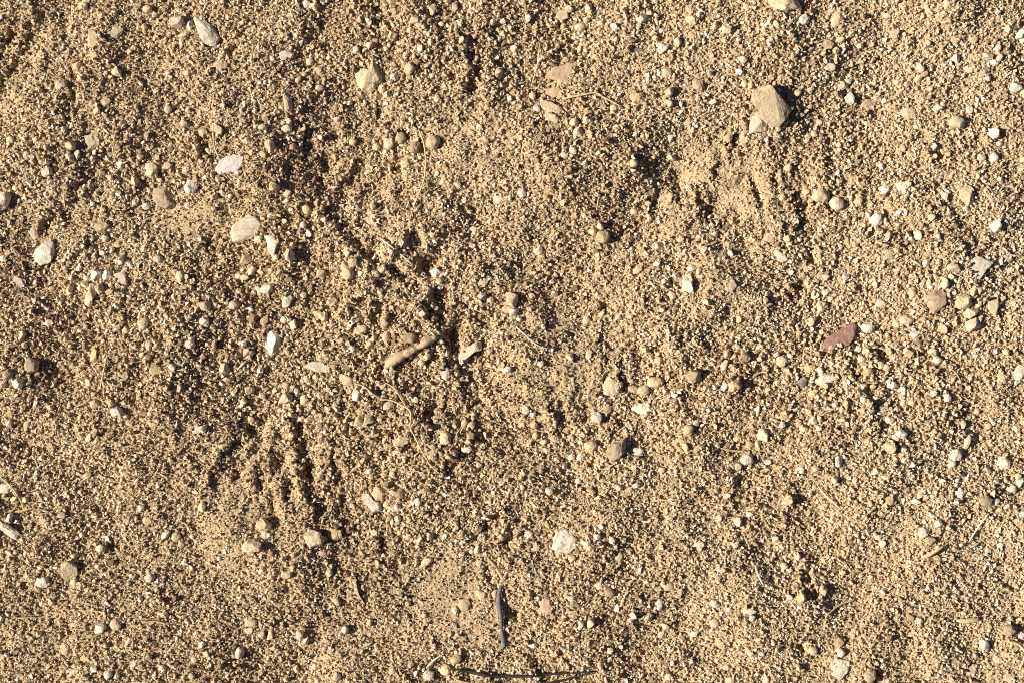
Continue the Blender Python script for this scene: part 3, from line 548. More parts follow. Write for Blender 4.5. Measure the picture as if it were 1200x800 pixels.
185 205 48 38 -30 w a; 432 262 44 40 0 w r; 218 155 34 28 60 w a; 215 430 50 42 0 w a; 40 270 32 28 0 w r; 45 210 38 34 0 c a; 160 490 66 52 -40 o a; 462 573 34 28 0 w r; 535 465 62 32 78 c a; 620 745 56 48 -20 k r
670 750 38 34 0 w r; 655 712 38 30 70 c a; 790 660 50 36 70 w a; 755 695 52 34 10 w a; 775 635 38 34 0 c a; 780 140 72 60 60 w l; 690 165 58 48 -40 c l; 765 190 32 30 0 w a; 640 395 32 30 0 t r; 770 405 38 30 0 c a
515 385 46 34 70 c a; 495 710 52 40 70 w l; 160 745 58 50 70 y l; 290 745 44 28 -10 w a; 225 500 32 28 0 w a; 370 722 30 24 0 w a; 195 315 34 30 0 w a; 160 365 42 34 -30 c a; 715 50 34 30 0 c a; 270 285 32 30 0 c r
95 605 28 26 0 w r; 585 325 34 26 40 c a; 535 215 38 30 60 c a
T 0 600
42 25 46 34 80 w a; 70 42 26 20 0 w a; 345 205 38 30 0 y a; 205 325 62 46 0 w r; 350 325 38 28 0 c a; 245 420 30 28 0 c r; 465 170 38 34 0 c r; 708 302 46 40 80 p r; 775 105 48 34 65 w a; 662 402 28 22 80 w a
475 535 62 48 50 x a; 548 520 50 45 80 c r; 515 752 42 40 0 w r; 552 757 36 28 80 c a; 305 640 50 40 -60 c l; 185 565 32 28 0 c a; 630 705 38 30 80 p l; 768 725 36 30 60 w a; 340 745 52 34 0 x l; 620 295 30 18 -30 w a
380 105 40 25 80 c a; 780 475 38 30 0 c a; 718 430 30 22 0 c a; 615 595 30 26 30 w a; 690 40 46 38 0 y l; 195 430 34 28 70 c l
T 200 600
25 112 42 38 70 o r; 445 98 32 28 0 w r; 468 102 24 22 80 w a; 555 282 58 34 10 c a; 580 255 40 22 80 r a; 775 410 62 30 -58 o a; 380 512 52 34 10 c r; 430 570 50 30 78 c a; 465 572 54 30 70 c a; 605 570 48 35 75 w a
635 605 46 30 60 w a; 325 655 56 38 75 w a; 155 610 40 30 45 w a; 172 655 40 30 -60 c a; 780 770 46 40 -60 p a; 585 738 30 28 30 w a; 672 728 30 24 70 w r; 745 282 44 34 60 c a; 430 270 28 24 30 w a; 232 212 24 18 80 w r
65 230 32 24 60 w a; 115 685 30 26 0 c r; 50 150 34 30 0 k r; 370 550 36 30 0 p l; 105 760 30 26 0 c r; 690 790 32 22 0 c a; 705 190 44 36 0 r l
T 400 600
410 112 44 40 60 c a; 265 32 38 34 0 w a; 235 50 42 22 85 c a; 640 72 44 38 0 t a; 540 70 32 25 80 c a; 638 175 42 32 60 p a; 645 240 32 28 70 p r; 755 105 52 44 80 o a; 395 235 68 34 34 c a; 533 460 38 28 -70 w r
388 485 28 24 0 c r; 410 760 48 44 -30 c r; 490 740 52 44 0 c r; 540 690 46 40 60 y a; 350 750 36 22 80 c a; 240 740 32 28 60 c r; 15 555 42 34 70 w a; 130 520 32 25 80 r a; 610 185 30 26 0 c a; 150 95 36 32 0 c l
655 390 60 34 -55 c l; 310 430 28 24 0 y r; 565 195 30 26 0 c a; 720 385 38 28 70 c a
T 600 600
170 62 46 25 -50 y a; 395 110 36 30 20 w a; 350 140 32 30 0 w r; 467 125 36 30 80 p r; 500 205 46 40 -60 c l; 158 430 82 60 -65 r l; 455 370 44 40 0 k r; 318 520 46 28 80 x a; 365 515 50 38 60 c a; 690 430 56 30 84 w r
565 480 36 28 -50 w a; 555 503 28 25 30 w a; 640 490 42 40 0 c a; 492 445 36 25 70 w a; 100 620 38 25 -10 w a; 220 290 40 22 80 w a; 415 715 52 28 82 c a; 460 645 32 28 0 c r; 722 540 48 28 -35 c a; 735 770 42 34 60 c r
700 570 38 30 60 p l; 625 35 48 25 -5 p f; 730 345 48 40 0 c l; 280 210 32 28 0 c r; 405 340 36 34 0 c l; 75 105 44 36 0 p l; 110 165 38 32 0 c l; 360 160 28 26 0 c r
T 800 600
258 40 46 40 60 w a; 310 8 42 25 -10 w a; 170 28 42 34 60 c a; 72 150 52 44 -20 p l; 435 125 38 30 60 w a; 248 150 32 24 60 w a; 305 455 56 28 -5 p f; 213 450 38 22 0 w a; 315 487 34 30 0 w a; 150 425 48 34 -30 w a
147 515 42 40 0 c r; 52 572 48 28 25 w a; 540 205 34 30 60 p a; 480 250 38 34 50 c a; 658 365 56 40 75 o a; 550 392 50 42 60 y a; 735 605 48 44 0 b r; 738 655 48 38 -35 w a; 608 645 42 38 0 c r; 220 785 48 34 0 c r
385 780 38 30 70 c a; 310 655 34 25 -20 w a; 365 655 26 24 0 w a; 418 600 36 24 80 c a; 205 725 30 26 0 c r; 150 300 40 30 0 c l; 700 35 44 26 -35 w a; 180 265 34 30 0 c a
T 1000 600
325 95 52 38 15 w r; 395 50 46 34 60 w a; 355 125 48 38 40 o a; 142 150 42 32 70 w a; 690 153 28 26 0 w r; 795 5 40 30 60 w a; 613 617 50 44 -40 w a; 790 580 42 30 80 w a; 728 550 54 48 -30 k r; 140 370 36 28 60 w a
550 735 62 48 60 p l; 725 770 48 44 0 c l; 680 695 38 30 0 c l; 70 760 66 54 75 o a; 395 40 26 22 0 w a; 660 475 34 28 0 p l; 120 110 40 30 60 p l; 310 510 40 26 -60 p a
'''
stones = []      # x, y, L, W, ang, colour, shape, height
ox = oy = 0
for line in REST.strip().splitlines():
    if line.startswith('T '):
        _, ox, oy = line.split(); ox, oy = int(ox), int(oy); continue
    for e in line.split(';'):
        p = e.split()
        x, y, L, Wd, ang = (float(q) for q in p[:5])
        stones.append([ox + x / 4, oy + y / 4, L / 4, Wd / 4, ang, p[5], p[6]])
stones.sort(key=lambda s: -s[2] * s[3])

RELIEF = {'a': .72, 'r': .62, 'f': .36, 'l': .25}
cover = []       # footprints, to keep loose grains off the stones
def base_h(x, y, r):
    t = np.linspace(0, 6.283, 9)[:-1]
    return float(np.mean(hsamp(x + .8 * r * np.cos(t), y + .8 * r * np.sin(t))) * .7 + .3 * hsamp(x, y)) + .7

def place_stone(name, x, y, P, f, z, key):
    me = mesh_np(name, P * PX, f, [MS[key]], False)
    o = bpy.data.objects.new(name, me); COL.objects.link(o)
    o.location = W(x, y, z)
    return o

landmarks = []
for i, (pts, up, key, shp, label, lm) in enumerate(NAMED):
    cx = sum(p[0] for p in pts) / len(pts); cy = sum(p[1] for p in pts) / len(pts)
    rf = outline_fn(pts, cx, cy)
    rr = float(np.mean(rf(np.linspace(-3.1, 3.1, 30))))
    hh = max(up * .8, rr * .45)
    fn = lambda th, rf=rf: rf(th) * 1.12
    P, f = stone_verts(fn, hh, shp, 500 + i * 13, 4 if rr > 6 else 3, True)
    top = P[:, 2].max()
    o = place_stone('stone', cx, cy, P, f, base_h(cx, cy, rr) + up - top, key)
    tag(o, label, 'stone', 'stones lying on the soil')
    landmarks.append((cx, cy, lm)); cover.append((cx, cy, rr))

SHAPEW = {'a': 'angular', 'r': 'rounded', 'f': 'flat', 'l': 'half-buried'}
DIRS = ['right of', 'upper right of', 'above', 'upper left of', 'left of', 'lower left of', 'below', 'lower right of']
used = set()
def auto_label(x, y, L, key, shp, noun):
    size = 'tiny' if L < 11 else 'small' if L < 15.5 else 'medium'
    base = '%s %s %s %s' % (size, COLR[key][1], SHAPEW[shp], noun)
    cand = sorted(landmarks, key=lambda q: (q[0] - x) ** 2 + (q[1] - y) ** 2)[:9]
    for lx, ly, lm in cand:
        d = math.hypot(x - lx, y - ly); k = int(round(math.degrees(math.atan2(ly - y, x - lx)) / 45)) % 8
        dist = 'touching the' if d < 16 else 'close by, ' if d < 40 else 'a little way' if d < 85 else 'some way' if d < 150 else 'far'
        lab = base + (' touching ' + lm + ', ' + DIRS[k].replace(' of', '') if d < 16 else ', ' + dist.strip(', ') + ' ' + DIRS[k] + ' ' + lm)
        if len(lab.split()) > 16: continue
        if lab not in used:
            used.add(lab); return lab
    lab = base + ', %d%% across and %d%% down' % (round(x / 12), round(y / 8)); used.add(lab); return lab

N_IND = 300 - len(NAMED)
rest_v, rest_f, rest_n = {}, {}, {}
for i, (x, y, L, Wd, ang, key, shp) in enumerate(stones):
    r_ = np.random.default_rng(9000 + i)
    L *= 1.12; Wd *= 1.12
    up = RELIEF[shp] * min(Wd, L) * r_.uniform(.85, 1.2)
    hh = max(up * .75, Wd * .3)
    big = i < N_IND
    P, f = stone_verts(ell_fn(L, Wd, ang, 77 + i, shp), hh, shp, 3000 + i * 7, 3 if L > 14 and big else 2)
    z = base_h(x, y, Wd / 2) + up - P[:, 2].max()
    cover.append((x, y, math.sqrt(L * Wd) / 2))
    if big:
        noun = 'stone' if L > 17 else 'pebble'
        o = place_stone(noun, x, y, P, f, z, key)
        tag(o, auto_label(x, y, L, key, shp, noun), noun, 'stones lying on the soil')
    else:
        Q = P * PX + np.array(W(x, y, z))
        n0 = rest_n.get(key, 0)
        rest_v.setdefault(key, []).append(Q); rest_f.setdefault(key, []).append(f + n0); rest_n[key] = n0 + len(Q)
keys = sorted(rest_v)
vv = np.concatenate([np.concatenate(rest_v[k]) for k in keys])
ff, mi, n0 = [], [], 0
for j, k in enumerate(keys):
    fk = np.concatenate(rest_f[k]) + n0; ff.append(fk); mi.append(np.full(len(fk), j)); n0 += rest_n[k]
me = mesh_np('small_pebbles', vv, np.concatenate(ff), [MS[k] for k in keys])
me.polygons.foreach_set('material_index', np.concatenate(mi).astype(np.int32))
o = bpy.data.objects.new('small_pebbles', me); COL.objects.link(o)
tag(o, 'smallest pebbles strewn over the whole soil surface', 'pebbles', kind='stuff')

# ------------------------------------------------------------------ straw, roots and twigs
def smooth_path(pts, n):
    p = np.array(pts, float)
    if len(p) == 2: return np.stack([np.linspace(p[0, k], p[1, k], n) for k in range(p.shape[1])], 1)
    q = np.concatenate([[2 * p[0] - p[1]], p, [2 * p[-1] - p[-2]]])
    out = []
    for t in np.linspace(0, len(p) - 1 - 1e-6, n):
        i = int(t); u = t - i; a, b, c, d = q[i], q[i + 1], q[i + 2], q[i + 3]
        out.append(.5 * (2 * b + (c - a) * u + (2 * a - 5 * b + 4 * c - d) * u * u + (3 * b - a - 3 * c + d) * u ** 3))
    return np.array(out)

def fibre(name, label, cat, pts, w0, w1, mat, lift=1.2, flat=1.0, seed=0, sides=8, knots=.10, cap=.55, arch=0.0, group=None):
    """pts in photograph pixels, w0/w1 widths in pixels at both ends"""
    r_ = np.random.default_rng(seed + 41)
    ln = sum(math.dist(a, b) for a, b in zip(pts[:-1], pts[1:]))
    n = max(6, int(ln / 2.2))
    c = smooth_path(pts, n)
    wob = np.cumsum(r_.normal(0, .10, (n, 2)), 0); wob -= np.linspace(0, 1, n)[:, None] * wob[-1]
    c = c + wob
    z = hsamp(c[:, 0], c[:, 1])
    k = np.ones(9) / 9; zp = np.concatenate([np.full(4, z[0]), z, np.full(4, z[-1])])
    z = np.maximum(np.convolve(zp, k, 'valid'), z - 1.0)
    wd = np.linspace(w0, w1, n) * (1 + knots * np.convolve(r_.normal(0, 1.2, n + 4), np.ones(5) / 5, 'valid'))
    wd = wd * 1.2
    z = z + lift + 1.7 + wd * .5 * flat * .7 + arch * np.sin(np.linspace(0, math.pi, n))
    C = np.stack([(c[:, 0] - 600), (400 - c[:, 1]), z], 1)
    tn = np.gradient(C, axis=0); tn /= np.linalg.norm(tn, axis=1)[:, None]
    sd_ = np.cross(tn, np.array([0, 0, 1.0])); sd_ /= np.linalg.norm(sd_, axis=1)[:, None]
    up = np.cross(sd_, tn)
    rad = wd / 2
    taper = np.minimum(1, cap + np.minimum(np.arange(n), np.arange(n)[::-1]) / 3 * (1 - cap))
    rings = []
    for j in range(sides):
        a = 2 * math.pi * j / sides
        rings.append(C + (sd_ * math.cos(a) + up * math.sin(a) * flat) * (rad * taper)[:, None])
    Vv = np.stack(rings, 1).reshape(-1, 3)
    f = []
    for i in range(n - 1):
        for j in range(sides):
            a, b = i * sides + j, i * sides + (j + 1) % sides
            f.append((a, b, b + sides, a + sides))
    if w0 > 3.5: Vv = Vv + np.stack([vnoise(Vv, .35, 3 + k) for k in range(3)], 1) * w0 * .1 + np.stack([vnoise(Vv, .9, 13 + k) for k in range(3)], 1) * w0 * .05
    nv = len(Vv)
    Vv = np.concatenate([Vv, C[:1], C[-1:]])
    me = bpy.data.meshes.new(name)
    tri = [(nv, (j + 1) % sides, j) for j in range(sides)] + [(nv + 1, (n - 1) * sides + j, (n - 1) * sides + (j + 1) % sides) for j in range(sides)]
    me.from_pydata((Vv * PX).tolist(), [], f + tri)
    me.materials.append(MF[mat])
    me.polygons.foreach_set('use_smooth', np.ones(len(me.polygons), dtype=bool)); me.update()
    if name is None: return me
    o = bpy.data.objects.new(name, me); COL.objects.link(o)
    return tag(o, label, cat, group)

def joined(objs):                 # a forked piece: several stretches of the same piece become one mesh
    import bmesh
    bm = bmesh.new()
    for o in objs: bm.from_mesh(o.data)
    bm.to_mesh(objs[0].data); bm.free()
    objs[0].data.polygons.foreach_set('use_smooth', np.ones(len(objs[0].data.polygons), dtype=bool))
    for o in objs[1:]: bpy.data.objects.remove(o)
    return objs[0]

A, B, C_, D = 'dry_straw', 'root', 'twig', 'leaf_blade'
fib = lambda *a, **k: fibre(*a, seed=len(bpy.data.objects), **k)
# the thick root and the long white root
fib(B, 'thick brown root stub half sunk in the soil, centre', 'root', [(452, 430), (462, 422), (476, 414), (490, 407), (503, 399), (514, 394)], 10.5, 6, 'root', lift=-.6, arch=4.0, knots=.25, sides=14)
a = fib(B, 'long forked whitish root winding down from the chalky flat stone', 'root', T(400, 400, (60, 195), (110, 210), (150, 245), (190, 268), (240, 275), (290, 300), (325, 330), (325, 395), (350, 450), (385, 520), (410, 556)), 1.5, 1.8, 'straw', lift=1.6, arch=2)
b = fib(B, '', 'root', T(400, 400, (205, 190), (240, 208), (265, 230), (290, 275), (312, 312)), 1.2, 1.6, 'straw', lift=2.2)
joined([a, b])
fib(B, 'short brown root tip at the end of the long white root', 'root', T(400, 400, (405, 555), (425, 578), (470, 620)), 2.6, 1.2, 'root', lift=1.8)
# dark twigs at the bottom
a = fib(C_, 'dark grey two-jointed twig standing upright in the picture, bottom centre', 'twig', T(400, 600, (748, 340), (740, 380), (740, 430), (747, 480), (748, 512), (752, 535)), 5.2, 4.0, 'grey', lift=2.0, arch=1.5, knots=.15)
b = fib(C_, '', 'twig', T(400, 600, (750, 530), (754, 560), (758, 590), (766, 628)), 3.6, 6.0, 'grey', lift=1.6, knots=.15)
joined([a, b])
a = fib(C_, 'long thin black forked twig along the bottom edge', 'twig', [(535, 783), (555, 787), (575, 790), (600, 791), (632, 789.5), (658, 788), (698, 785.5)], 4.0, 1.5, 'black', lift=2.6)
b = fib(C_, '', 'twig', [(637, 800), (660, 796), (675, 792), (693, 786)], 2.8, 1.4, 'black', lift=2.6)
joined([a, b])
fib(C_, 'black twig end at the bottom edge, left of the long forked twig', 'twig', [(278, 797), (290, 799.5), (300, 799)], 2.2, 1.6, 'black')
a = fib(C_, 'thin dark brown twig with a broken end near the bottom left', 'twig', T(200, 600, (70, 726), (120, 724), (180, 735)), 1.8, 2.0, 'brown')
b = fib(C_, '', 'twig', T(200, 600, (120, 724), (150, 745), (172, 748)), 1.2, 1.0, 'brown'); joined([a, b])
fib(C_, 'brown woody stub touching the top of the dark grey twig', 'twig', T(400, 600, (678, 205), (705, 235), (735, 275), (765, 325)), 2.6, 4, 'root', lift=.6, flat=.6, knots=.3)
fib(C_, 'dark brown twig end crossing toward the woody stub, bottom centre', 'twig', T(400, 600, (730, 262), (765, 268), (800, 272)), 2, 2.5, 'brown')
fib(C_, 'pale grey twig with black shadow, lower right, left of two holes', 'twig', T(800, 600, (335, 243), (350, 290), (371, 334)), 2.6, 2.0, 'pale', lift=3.5)
# straws
S = [
    ('pale curved grass straw running down from a tan clod, upper centre', [(490, 151), (495, 163), (498, 180), (497, 205), (493, 222), (486, 240), (481, 258), (481, 274)], 1.6, 1.2, 'straw', 2.2),
    ('straight pale straw pointing at the wall of the central hollow', T(400, 200, (188, 322), (260, 375), (338, 447)), 1.8, 1.4, 'pale', 2.8),
    ('short straw beside the lower wall of the central hollow', T(400, 200, (350, 685), (372, 705), (395, 738)), 1.6, 1.2, 'straw', 2.5),
    ('small looped pale root among the tread marks, centre', T(400, 200, (240, 728), (258, 750), (278, 756), (302, 730)), 1.5, 1.2, 'straw', 2.2),
    ('crooked pale root fibre right of the central hollow', T(400, 200, (438, 590), (470, 600), (492, 620), (503, 652)), 1.5, 1.1, 'straw', 2.2),
    ('thin upright straw left of the reddish triangular shard', T(600, 0, (130, 205), (117, 310), (90, 402)), 1.4, 1.1, 'straw', 2.0),
    ('pale wavy root below the reddish triangular shard', T(600, 0, (238, 465), (320, 450), (390, 440), (430, 462), (475, 485), (520, 512)), 2.0, 1.2, 'straw', 2.2),
    ('curved dry stem at the left of a hollow above the lilac shard', T(200, 0, (206, 610), (208, 660), (215, 705), (238, 752)), 2.0, 1.6, 'root', 2.5),
    ('short pale straw below the rock at the top edge, far right of it', T(800, 0, (755, 190), (800, 152)), 2.2, 1.6, 'pale', 2.5),
    ('short straw right of the white crisp pebble, upper right', T(1000, 0, (328, 488), (370, 525)), 1.5, 1.2, 'root', 2.0),
    ('fine straw beside two white pebbles at the upper right edge', T(1000, 0, (620, 664), (682, 700)), 1.3, 1.1, 'straw', 2.0),
    ('fine upright straw above the white wedge stone', T(0, 200, (306, 95), (306, 188)), 1.5, 1.2, 'straw', 2.2),
    ('short thick yellow straw left of the broad flat white stone', T(1000, 200, (255, 424), (302, 450)), 3.2, 2.8, 'straw', 2.0),
    ('pale curled straw at the right edge below the lone dull tan stone', T(1000, 200, (688, 365), (705, 380), (725, 398), (795, 405)), 1.8, 1.2, 'pale', 2.2),
    ('short slanting straw in the middle of the trodden patch, top', T(600, 200, (407, 108), (394, 192)), 1.3, 1.0, 'straw', 2.0),
    ('straight pale straw leading into the trodden patch, centre', [(605, 383), (614, 391), (624, 400), (633, 406), (643, 408)], 1.6, 1.2, 'pale', 2.2),
    ('upright pale straw left of two stones touching, middle left', T(0, 400, (508, 58), (496, 140), (480, 222)), 1.8, 1.3, 'straw', 2.2),
    ('short horizontal straw crossing an upright one, middle left', T(0, 400, (455, 112), (502, 106)), 1.3, 1.0, 'straw', 2.4),
    ('brown curled root end left of two stones touching, middle left', T(0, 400, (365, 306), (395, 290), (432, 268)), 2.4, 1.6, 'root', 2.0),
    ('pale curved root at the left edge above the slanting white stone', T(0, 400, (0, 632), (60, 680), (93, 735), (112, 798)), 1.9, 1.5, 'straw', 2.2),
    ('golden root scrap at the left edge', T(0, 400, (70, 797), (115, 790), (165, 778)), 2.2, 1.2, 'gold', 2.0),
    ('pale flake-like straw above the wedge tread marks, left', T(200, 400, (312, 132), (356, 88)), 3.0, 2.4, 'pale', 2.0),
    ('yellow wavy straw below the white low pebbles, centre right', T(600, 400, (680, 733), (720, 742), (760, 736), (798, 742)), 1.8, 1.4, 'gold', 2.2),
    ('fine slanting straw near a pinkish grey pebble, lower centre', T(600, 400, (98, 745), (142, 782)), 1.2, 1.0, 'straw', 2.0),
    ('thin short white straw beside a white pebble, right of centre', T(800, 400, (408, 375), (452, 405)), 1.6, 1.2, 'pale', 2.5),
    ('yellow straw ending at a black shadow, right of centre', T(800, 400, (178, 498), (230, 510), (302, 514)), 1.5, 2.2, 'straw', 2.2),
    ('upright pale straw right of the white splinter', T(800, 400, (758, 165), (766, 252)), 1.6, 1.6, 'pale', 2.8),
    ('straight pale straw over a black shadow, right and low', T(800, 400, (632, 678), (680, 728), (738, 782)), 2.2, 2.0, 'pale', 3.6),
    ('fine straw right of a cream-white pebble, far right', T(1000, 400, (445, 118), (478, 150), (508, 198)), 1.4, 1.1, 'straw', 2.2),
    ('faint short straw low on the left side', T(0, 600, (62, 491), (180, 487)), 1.3, 1.0, 'straw', 1.6),
    ('brown straw scrap in the lower left', T(0, 600, (735, 425), (772, 447)), 1.7, 1.2, 'root', 2.0),
    ('curved pale straw above the tall split-lit rock, left', T(200, 600, (62, 48), (84, 72), (96, 106)), 2.2, 1.6, 'straw', 2.0),
    ('brown curved straw at the foot of a dark slit, lower left', T(0, 600, (690, 508), (740, 502), (800, 516)), 1.6, 1.2, 'root', 2.0),
    ('pale straw pair leaning up right, bottom centre', T(400, 600, (398, 727), (430, 696), (472, 662)), 2.0, 1.6, 'pale', 2.8),
    ('golden bent straw at the left end of the black forked twig', T(400, 600, (518, 766), (555, 786), (605, 794)), 2.4, 1.8, 'gold', 2.2),
    ('brown scrap over the left end of the black forked twig', T(400, 600, (525, 762), (552, 732)), 2.2, 1.6, 'gold', 3.0),
    ('yellow curved straw low at the right, under a pair of holes', T(800, 600, (663, 482), (700, 455), (745, 428), (805, 412)), 1.8, 1.3, 'straw', 2.4),
    ('olive stem bending down to a green tip, lower right', T(800, 600, (718, 212), (750, 232), (780, 258), (792, 275)), 2.0, 1.6, 'root', 2.2),
    ('thick straw lying beside its black shadow, lower right', T(1000, 600, (312, 210), (360, 186), (416, 154)), 4.2, 3.4, 'straw', 2.6),
    ('long straight pale straw pointing up right near the right edge', T(1000, 600, (632, 2), (585, 68), (538, 138)), 1.9, 1.6, 'pale', 2.8),
    ('bent yellow twig scrap, lower right', T(1000, 600, (452, 425), (466, 448), (482, 466)), 2.6, 2.0, 'gold', 2.2),
    ('pale thick horizontal stick, lower right', T(1000, 600, (482, 506), (535, 505), (588, 499)), 5.0, 5.4, 'straw', 1.2),
    ('hooked yellow root at the right edge, bottom', T(1000, 600, (715, 600), (765, 612), (796, 648), (790, 685), (772, 724)), 2.4, 2.2, 'straw', 2.4),
    ('thin stick with a dark shadow by the knobbly cream crumbs, left', T(0, 200, (600, 575), (700, 578), (788, 585)), 1.3, .9, 'brown', 2.4),
    ('faint straw on the smooth ground at the bottom, right of centre', T(600, 600, (640, 625), (668, 665), (700, 712)), 1.2, 1.0, 'straw', 1.8),
]
for lab, pts, w0, w1, m, lift in S:
    nm, ct = (B, 'root') if 'root' in lab else (C_, 'twig') if ('stick' in lab or 'twig' in lab.split(' at ')[0].split(' end of')[0] and 'scrap' in lab and 'over' not in lab) else (A, 'straw')
    fib(nm, lab, ct, pts, w0, w1, m, lift=lift, arch=.8)
# leaf blades
for lab, pts, w0, w1, m in [
    ('pale green leaf blade lying above the deep hole, right', T(800, 200, (605, 340), (616, 312), (629, 284)), 3.0, 3.6, 'green'),
    ('green leaf blade under the white pebble below the top rock', T(800, 0, (514, 118), (525, 100), (545, 78)), 3.0, 3.4, 'stem'),
    ('pale green leaf chip near the bottom, left of centre', T(400, 600, (95, 634), (120, 622), (147, 609)), 2.6, 3.2, 'green'),
    ('white-green leaf flake below the long straight straw, right', T(1000, 600, (543, 164), (570, 152), (592, 138)), 3.4, 3.0, 'green'),
    ('dark green leaf tip at the end of an olive stem, lower right', T(800, 600, (808, 262), (803, 285), (796, 318)), 3.2, 4.0, 'stem'),
    ('pale narrow leaf flake near the lower right edge', T(1000, 600, (660, 312), (664, 335), (666, 358)), 2.6, 2.2, 'pale')]:
    fib(D, lab, 'leaf', pts, w0, w1, m, lift=2.2, flat=.3, cap=.2)

# curled bark husk standing on edge beside its own dark hollow
def husk():
    pts = smooth_path(T(400, 600, (62, 292), (66, 335), (80, 385), (112, 438)), 26)
    n = len(pts); Vv = []
    for i, (x, y) in enumerate(pts):
        e = math.sin(math.pi * (i + .6) / (n + .2)) ** .6
        z0 = float(hsamp(x, y)) - 2
        for dx, dz in [(-2.8, 0), (-2.2, 5.0), (-.2, 7.5), (2.0, 8.2), (2.2, 7.4), (.4, 6.6), (-1.2, 4.4), (-1.6, 0)]:
            Vv.append(((x + dx * e - 600) * PX, (400 - y) * PX, (z0 + dz * e) * PX))
    f = []
    for i in range(n - 1):
        for j in range(8):
            a, b = i * 8 + j, i * 8 + (j + 1) % 8
            f.append((a, b, b + 8, a + 8))
    f += [tuple(range(8)), tuple(range((n - 1) * 8, n * 8))[::-1]]
    me = bpy.data.meshes.new('bark_husk'); me.from_pydata(Vv, [], f); me.materials.append(MF['husk']); me.update()
    o = bpy.data.objects.new('bark_husk', me); COL.objects.link(o)
    tag(o, 'curled dry bark husk standing on edge beside its dark hollow', 'husk')
husk()

# ------------------------------------------------------------------ loose grains of soil: far too many to count, one stuff object
gcol = bpy.data.collections.new('grain_shapes')
NV = 16
import bmesh
for k in range(NV):
    r_ = np.random.default_rng(300 + k)
    q = r_.normal(size=(11, 3)); q /= np.linalg.norm(q, axis=1)[:, None]
    q *= r_.uniform(.8, 1.08, (11, 1)) * np.array([1.0, r_.uniform(.58, .95), r_.uniform(.55, .9)])
    bm = bmesh.new()
    for p in q: bm.verts.new(p * .55)
    bmesh.ops.convex_hull(bm, input=bm.verts)
    for v in [v for v in bm.verts if not v.link_faces]: bm.verts.remove(v)
    me = bpy.data.meshes.new('grain_shape'); bm.to_mesh(me); bm.free(); me.materials.append(M_GRAIN)
    gcol.objects.link(bpy.data.objects.new('grain_shape_%02d' % k, me))

def grains(n, x0, x1, y0, y1, med, sig, lo, hi, seed, inner_hole=False, keep=None):
    r_ = np.random.default_rng(seed)
    x = r_.uniform(x0, x1, n); y = r_.uniform(y0, y1, n)
    if inner_hole:
        m = ~((x > GX0) & (x < GX1) & (y > GY0) & (y < GY1)); x, y = x[m], y[m]
    sm = hsamp(x, y, SMG); co = hsamp(x, y, CO)
    if keep is not None:
        m = r_.random(len(x)) < keep(sm, co); x, y, sm, co = x[m], y[m], sm[m], co[m]
    d = np.clip(np.exp(r_.normal(math.log(med), sig, len(x))), lo, hi) * (1 + .32 * co) * (1 - .35 * sm)
    return x, y, d, r_
sets = []
sets.append(grains(215000, GX0, GX1, GY0, GY1, 3.2, .33, 1.8, 7.0, 11, keep=lambda s, c: 1 - .45 * s))
sets.append(grains(26000, GX0, GX1, GY0, GY1, 5.0, .26, 3.5, 9.0, 12, keep=lambda s, c: np.clip(.42 - .42 * s + .55 * c, 0, 1)))
sets.append(grains(110000, GX0, GX1, GY0, GY1, 2.1, .22, 1.4, 3.4, 13))
sets.append(grains(260000, -620, 1820, -560, 1360, 4.4, .34, 2.4, 13, 14, inner_hole=True, keep=lambda s, c: .62 + 0 * s))
gxs = np.concatenate([s[0] for s in sets]); gys = np.concatenate([s[1] for s in sets]); gd = np.concatenate([s[2] for s in sets])
# keep the tops of stones bare
cell = 24.0; grid = {}
for (x, y, r) in cover:
    for i in range(int((x - r) // cell), int((x + r) // cell) + 1):
        for j in range(int((y - r) // cell), int((y + r) // cell) + 1): grid.setdefault((i, j), []).append((x, y, r))
keepm = np.ones(len(gxs), bool)
ci = (gxs // cell).astype(int); cj = (gys // cell).astype(int)
code = ci * 100003 + cj; order = np.argsort(code, kind='stable'); sc_ = code[order]
for (i, j), lst in grid.items():
    k = i * 100003 + j
    a, b = np.searchsorted(sc_, k), np.searchsorted(sc_, k, 'right')
    ids = order[a:b]
    for (x, y, r) in lst:
        keepm[ids[(gxs[ids] - x) ** 2 + (gys[ids] - y) ** 2 < (r * .74) ** 2]] = False
gxs, gys, gd = gxs[keepm], gys[keepm], gd[keepm]
N = len(gxs)
r_ = np.random.default_rng(99)
out = np.maximum(np.maximum(GX0 - gxs, gxs - GX1), np.maximum(GY0 - gys, gys - GY1))
gh = np.where(out > 0, hsamp(gxs, gys) * np.exp(-np.maximum(out, 0) / 40) + np.clip(out / 60, 0, 1) * 2.5 * np.sin(gxs / 47 + 1.3 * np.sin(gys / 61)) * np.sin(gys / 53 + 1.1 * np.sin(gxs / 83)), hsamp(gxs, gys))
gsm = np.where(out > 0, 0, hsamp(gxs, gys, SMG))
gz = gh + gd * (r_.uniform(0, .68, N) - .25 * gsm)
pos = np.stack([(gxs - 600) * PX, (400 - gys) * PX, gz * PX], 1).astype(np.float32)
me = bpy.data.meshes.new('soil_grains'); me.vertices.add(N); me.vertices.foreach_set('co', pos.ravel())
def attr(name, typ, data, key='value'):
    at = me.attributes.new(name, typ, 'POINT'); at.data.foreach_set(key, data)
attr('size', 'FLOAT_VECTOR', (gd[:, None] * PX * r_.uniform(.72, 1.3, (N, 3))).astype(np.float32).ravel(), 'vector')
attr('turn', 'FLOAT_VECTOR', r_.uniform(0, 6.283, (N, 3)).astype(np.float32).ravel(), 'vector')
attr('variant', 'INT', r_.integers(0, NV, N).astype(np.int32))
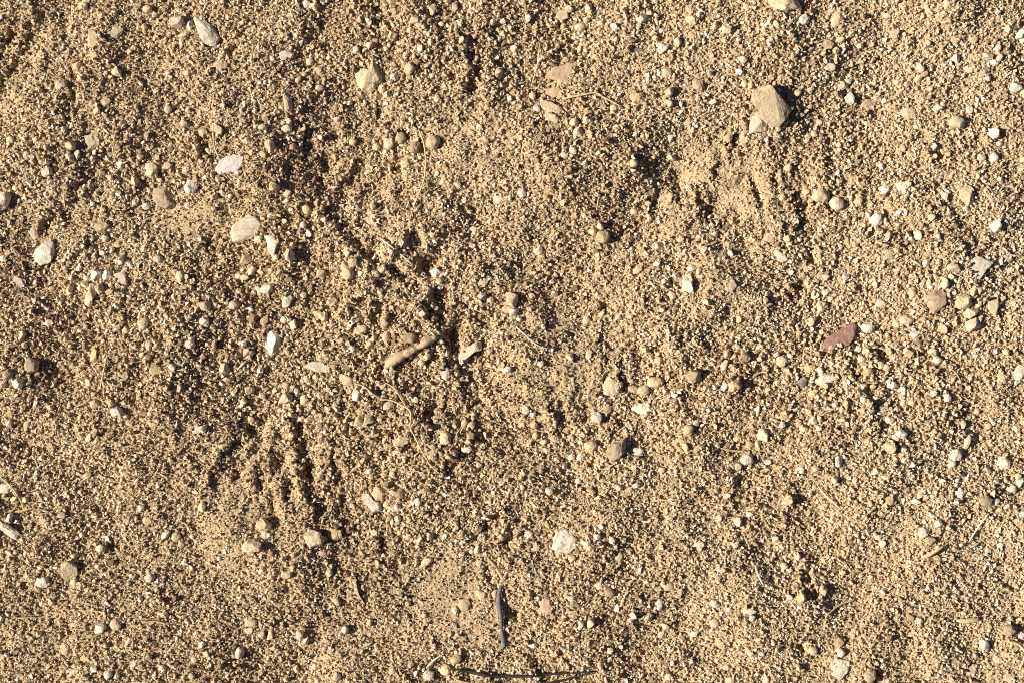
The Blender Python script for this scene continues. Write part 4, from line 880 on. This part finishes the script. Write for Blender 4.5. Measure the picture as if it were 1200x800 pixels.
tint = np.clip(r_.normal(.5, .29, N), 0.03, .95)
sp = r_.random(N); tint = tint + np.where(out > 0, 0, .055 * hsamp(gxs, gys, band(300, 71)) + .03 * hsamp(gxs, gys, band(70, 72))) - .10 * np.exp(-((gxs - 430) / 260) ** 2 - ((gys - 400) / 260) ** 2) + .05 * np.clip((gxs - 650) / 500, 0, 1)
tint = np.clip(tint, .03, .95)
tint = np.where(sp < .035, r_.uniform(.9, 1, N), np.where(sp > .975, r_.uniform(0, .1, N), tint))
attr('tint', 'FLOAT', tint.astype(np.float32))
grains_o = bpy.data.objects.new('soil_grains', me); COL.objects.link(grains_o)
me.materials.append(M_GRAIN)
tag(grains_o, 'loose sandy grains and crumbs covering the soil', 'soil', kind='stuff')
ng = bpy.data.node_groups.new('scatter_grains', 'GeometryNodeTree')
ng.interface.new_socket('Geometry', in_out='INPUT', socket_type='NodeSocketGeometry')
ng.interface.new_socket('Geometry', in_out='OUTPUT', socket_type='NodeSocketGeometry')
gi = ng.nodes.new('NodeGroupInput'); go = ng.nodes.new('NodeGroupOutput')
ip = ng.nodes.new('GeometryNodeInstanceOnPoints'); ci_ = ng.nodes.new('GeometryNodeCollectionInfo')
ci_.inputs['Collection'].default_value = gcol
ci_.inputs['Separate Children'].default_value = True; ci_.inputs['Reset Children'].default_value = True
def named(name, typ):
    q = ng.nodes.new('GeometryNodeInputNamedAttribute'); q.data_type = typ; q.inputs['Name'].default_value = name
    return q.outputs['Attribute']
ng.links.new(gi.outputs[0], ip.inputs['Points']); ng.links.new(ci_.outputs[0], ip.inputs['Instance'])
ip.inputs['Pick Instance'].default_value = True
ng.links.new(named('variant', 'INT'), ip.inputs['Instance Index'])
ng.links.new(named('turn', 'FLOAT_VECTOR'), ip.inputs['Rotation'])
ng.links.new(named('size', 'FLOAT_VECTOR'), ip.inputs['Scale'])
ng.links.new(ip.outputs[0], go.inputs[0])
md = grains_o.modifiers.new('scatter', 'NODES'); md.node_group = ng
print('grains', N, 'stones', len(NAMED) + len(stones))
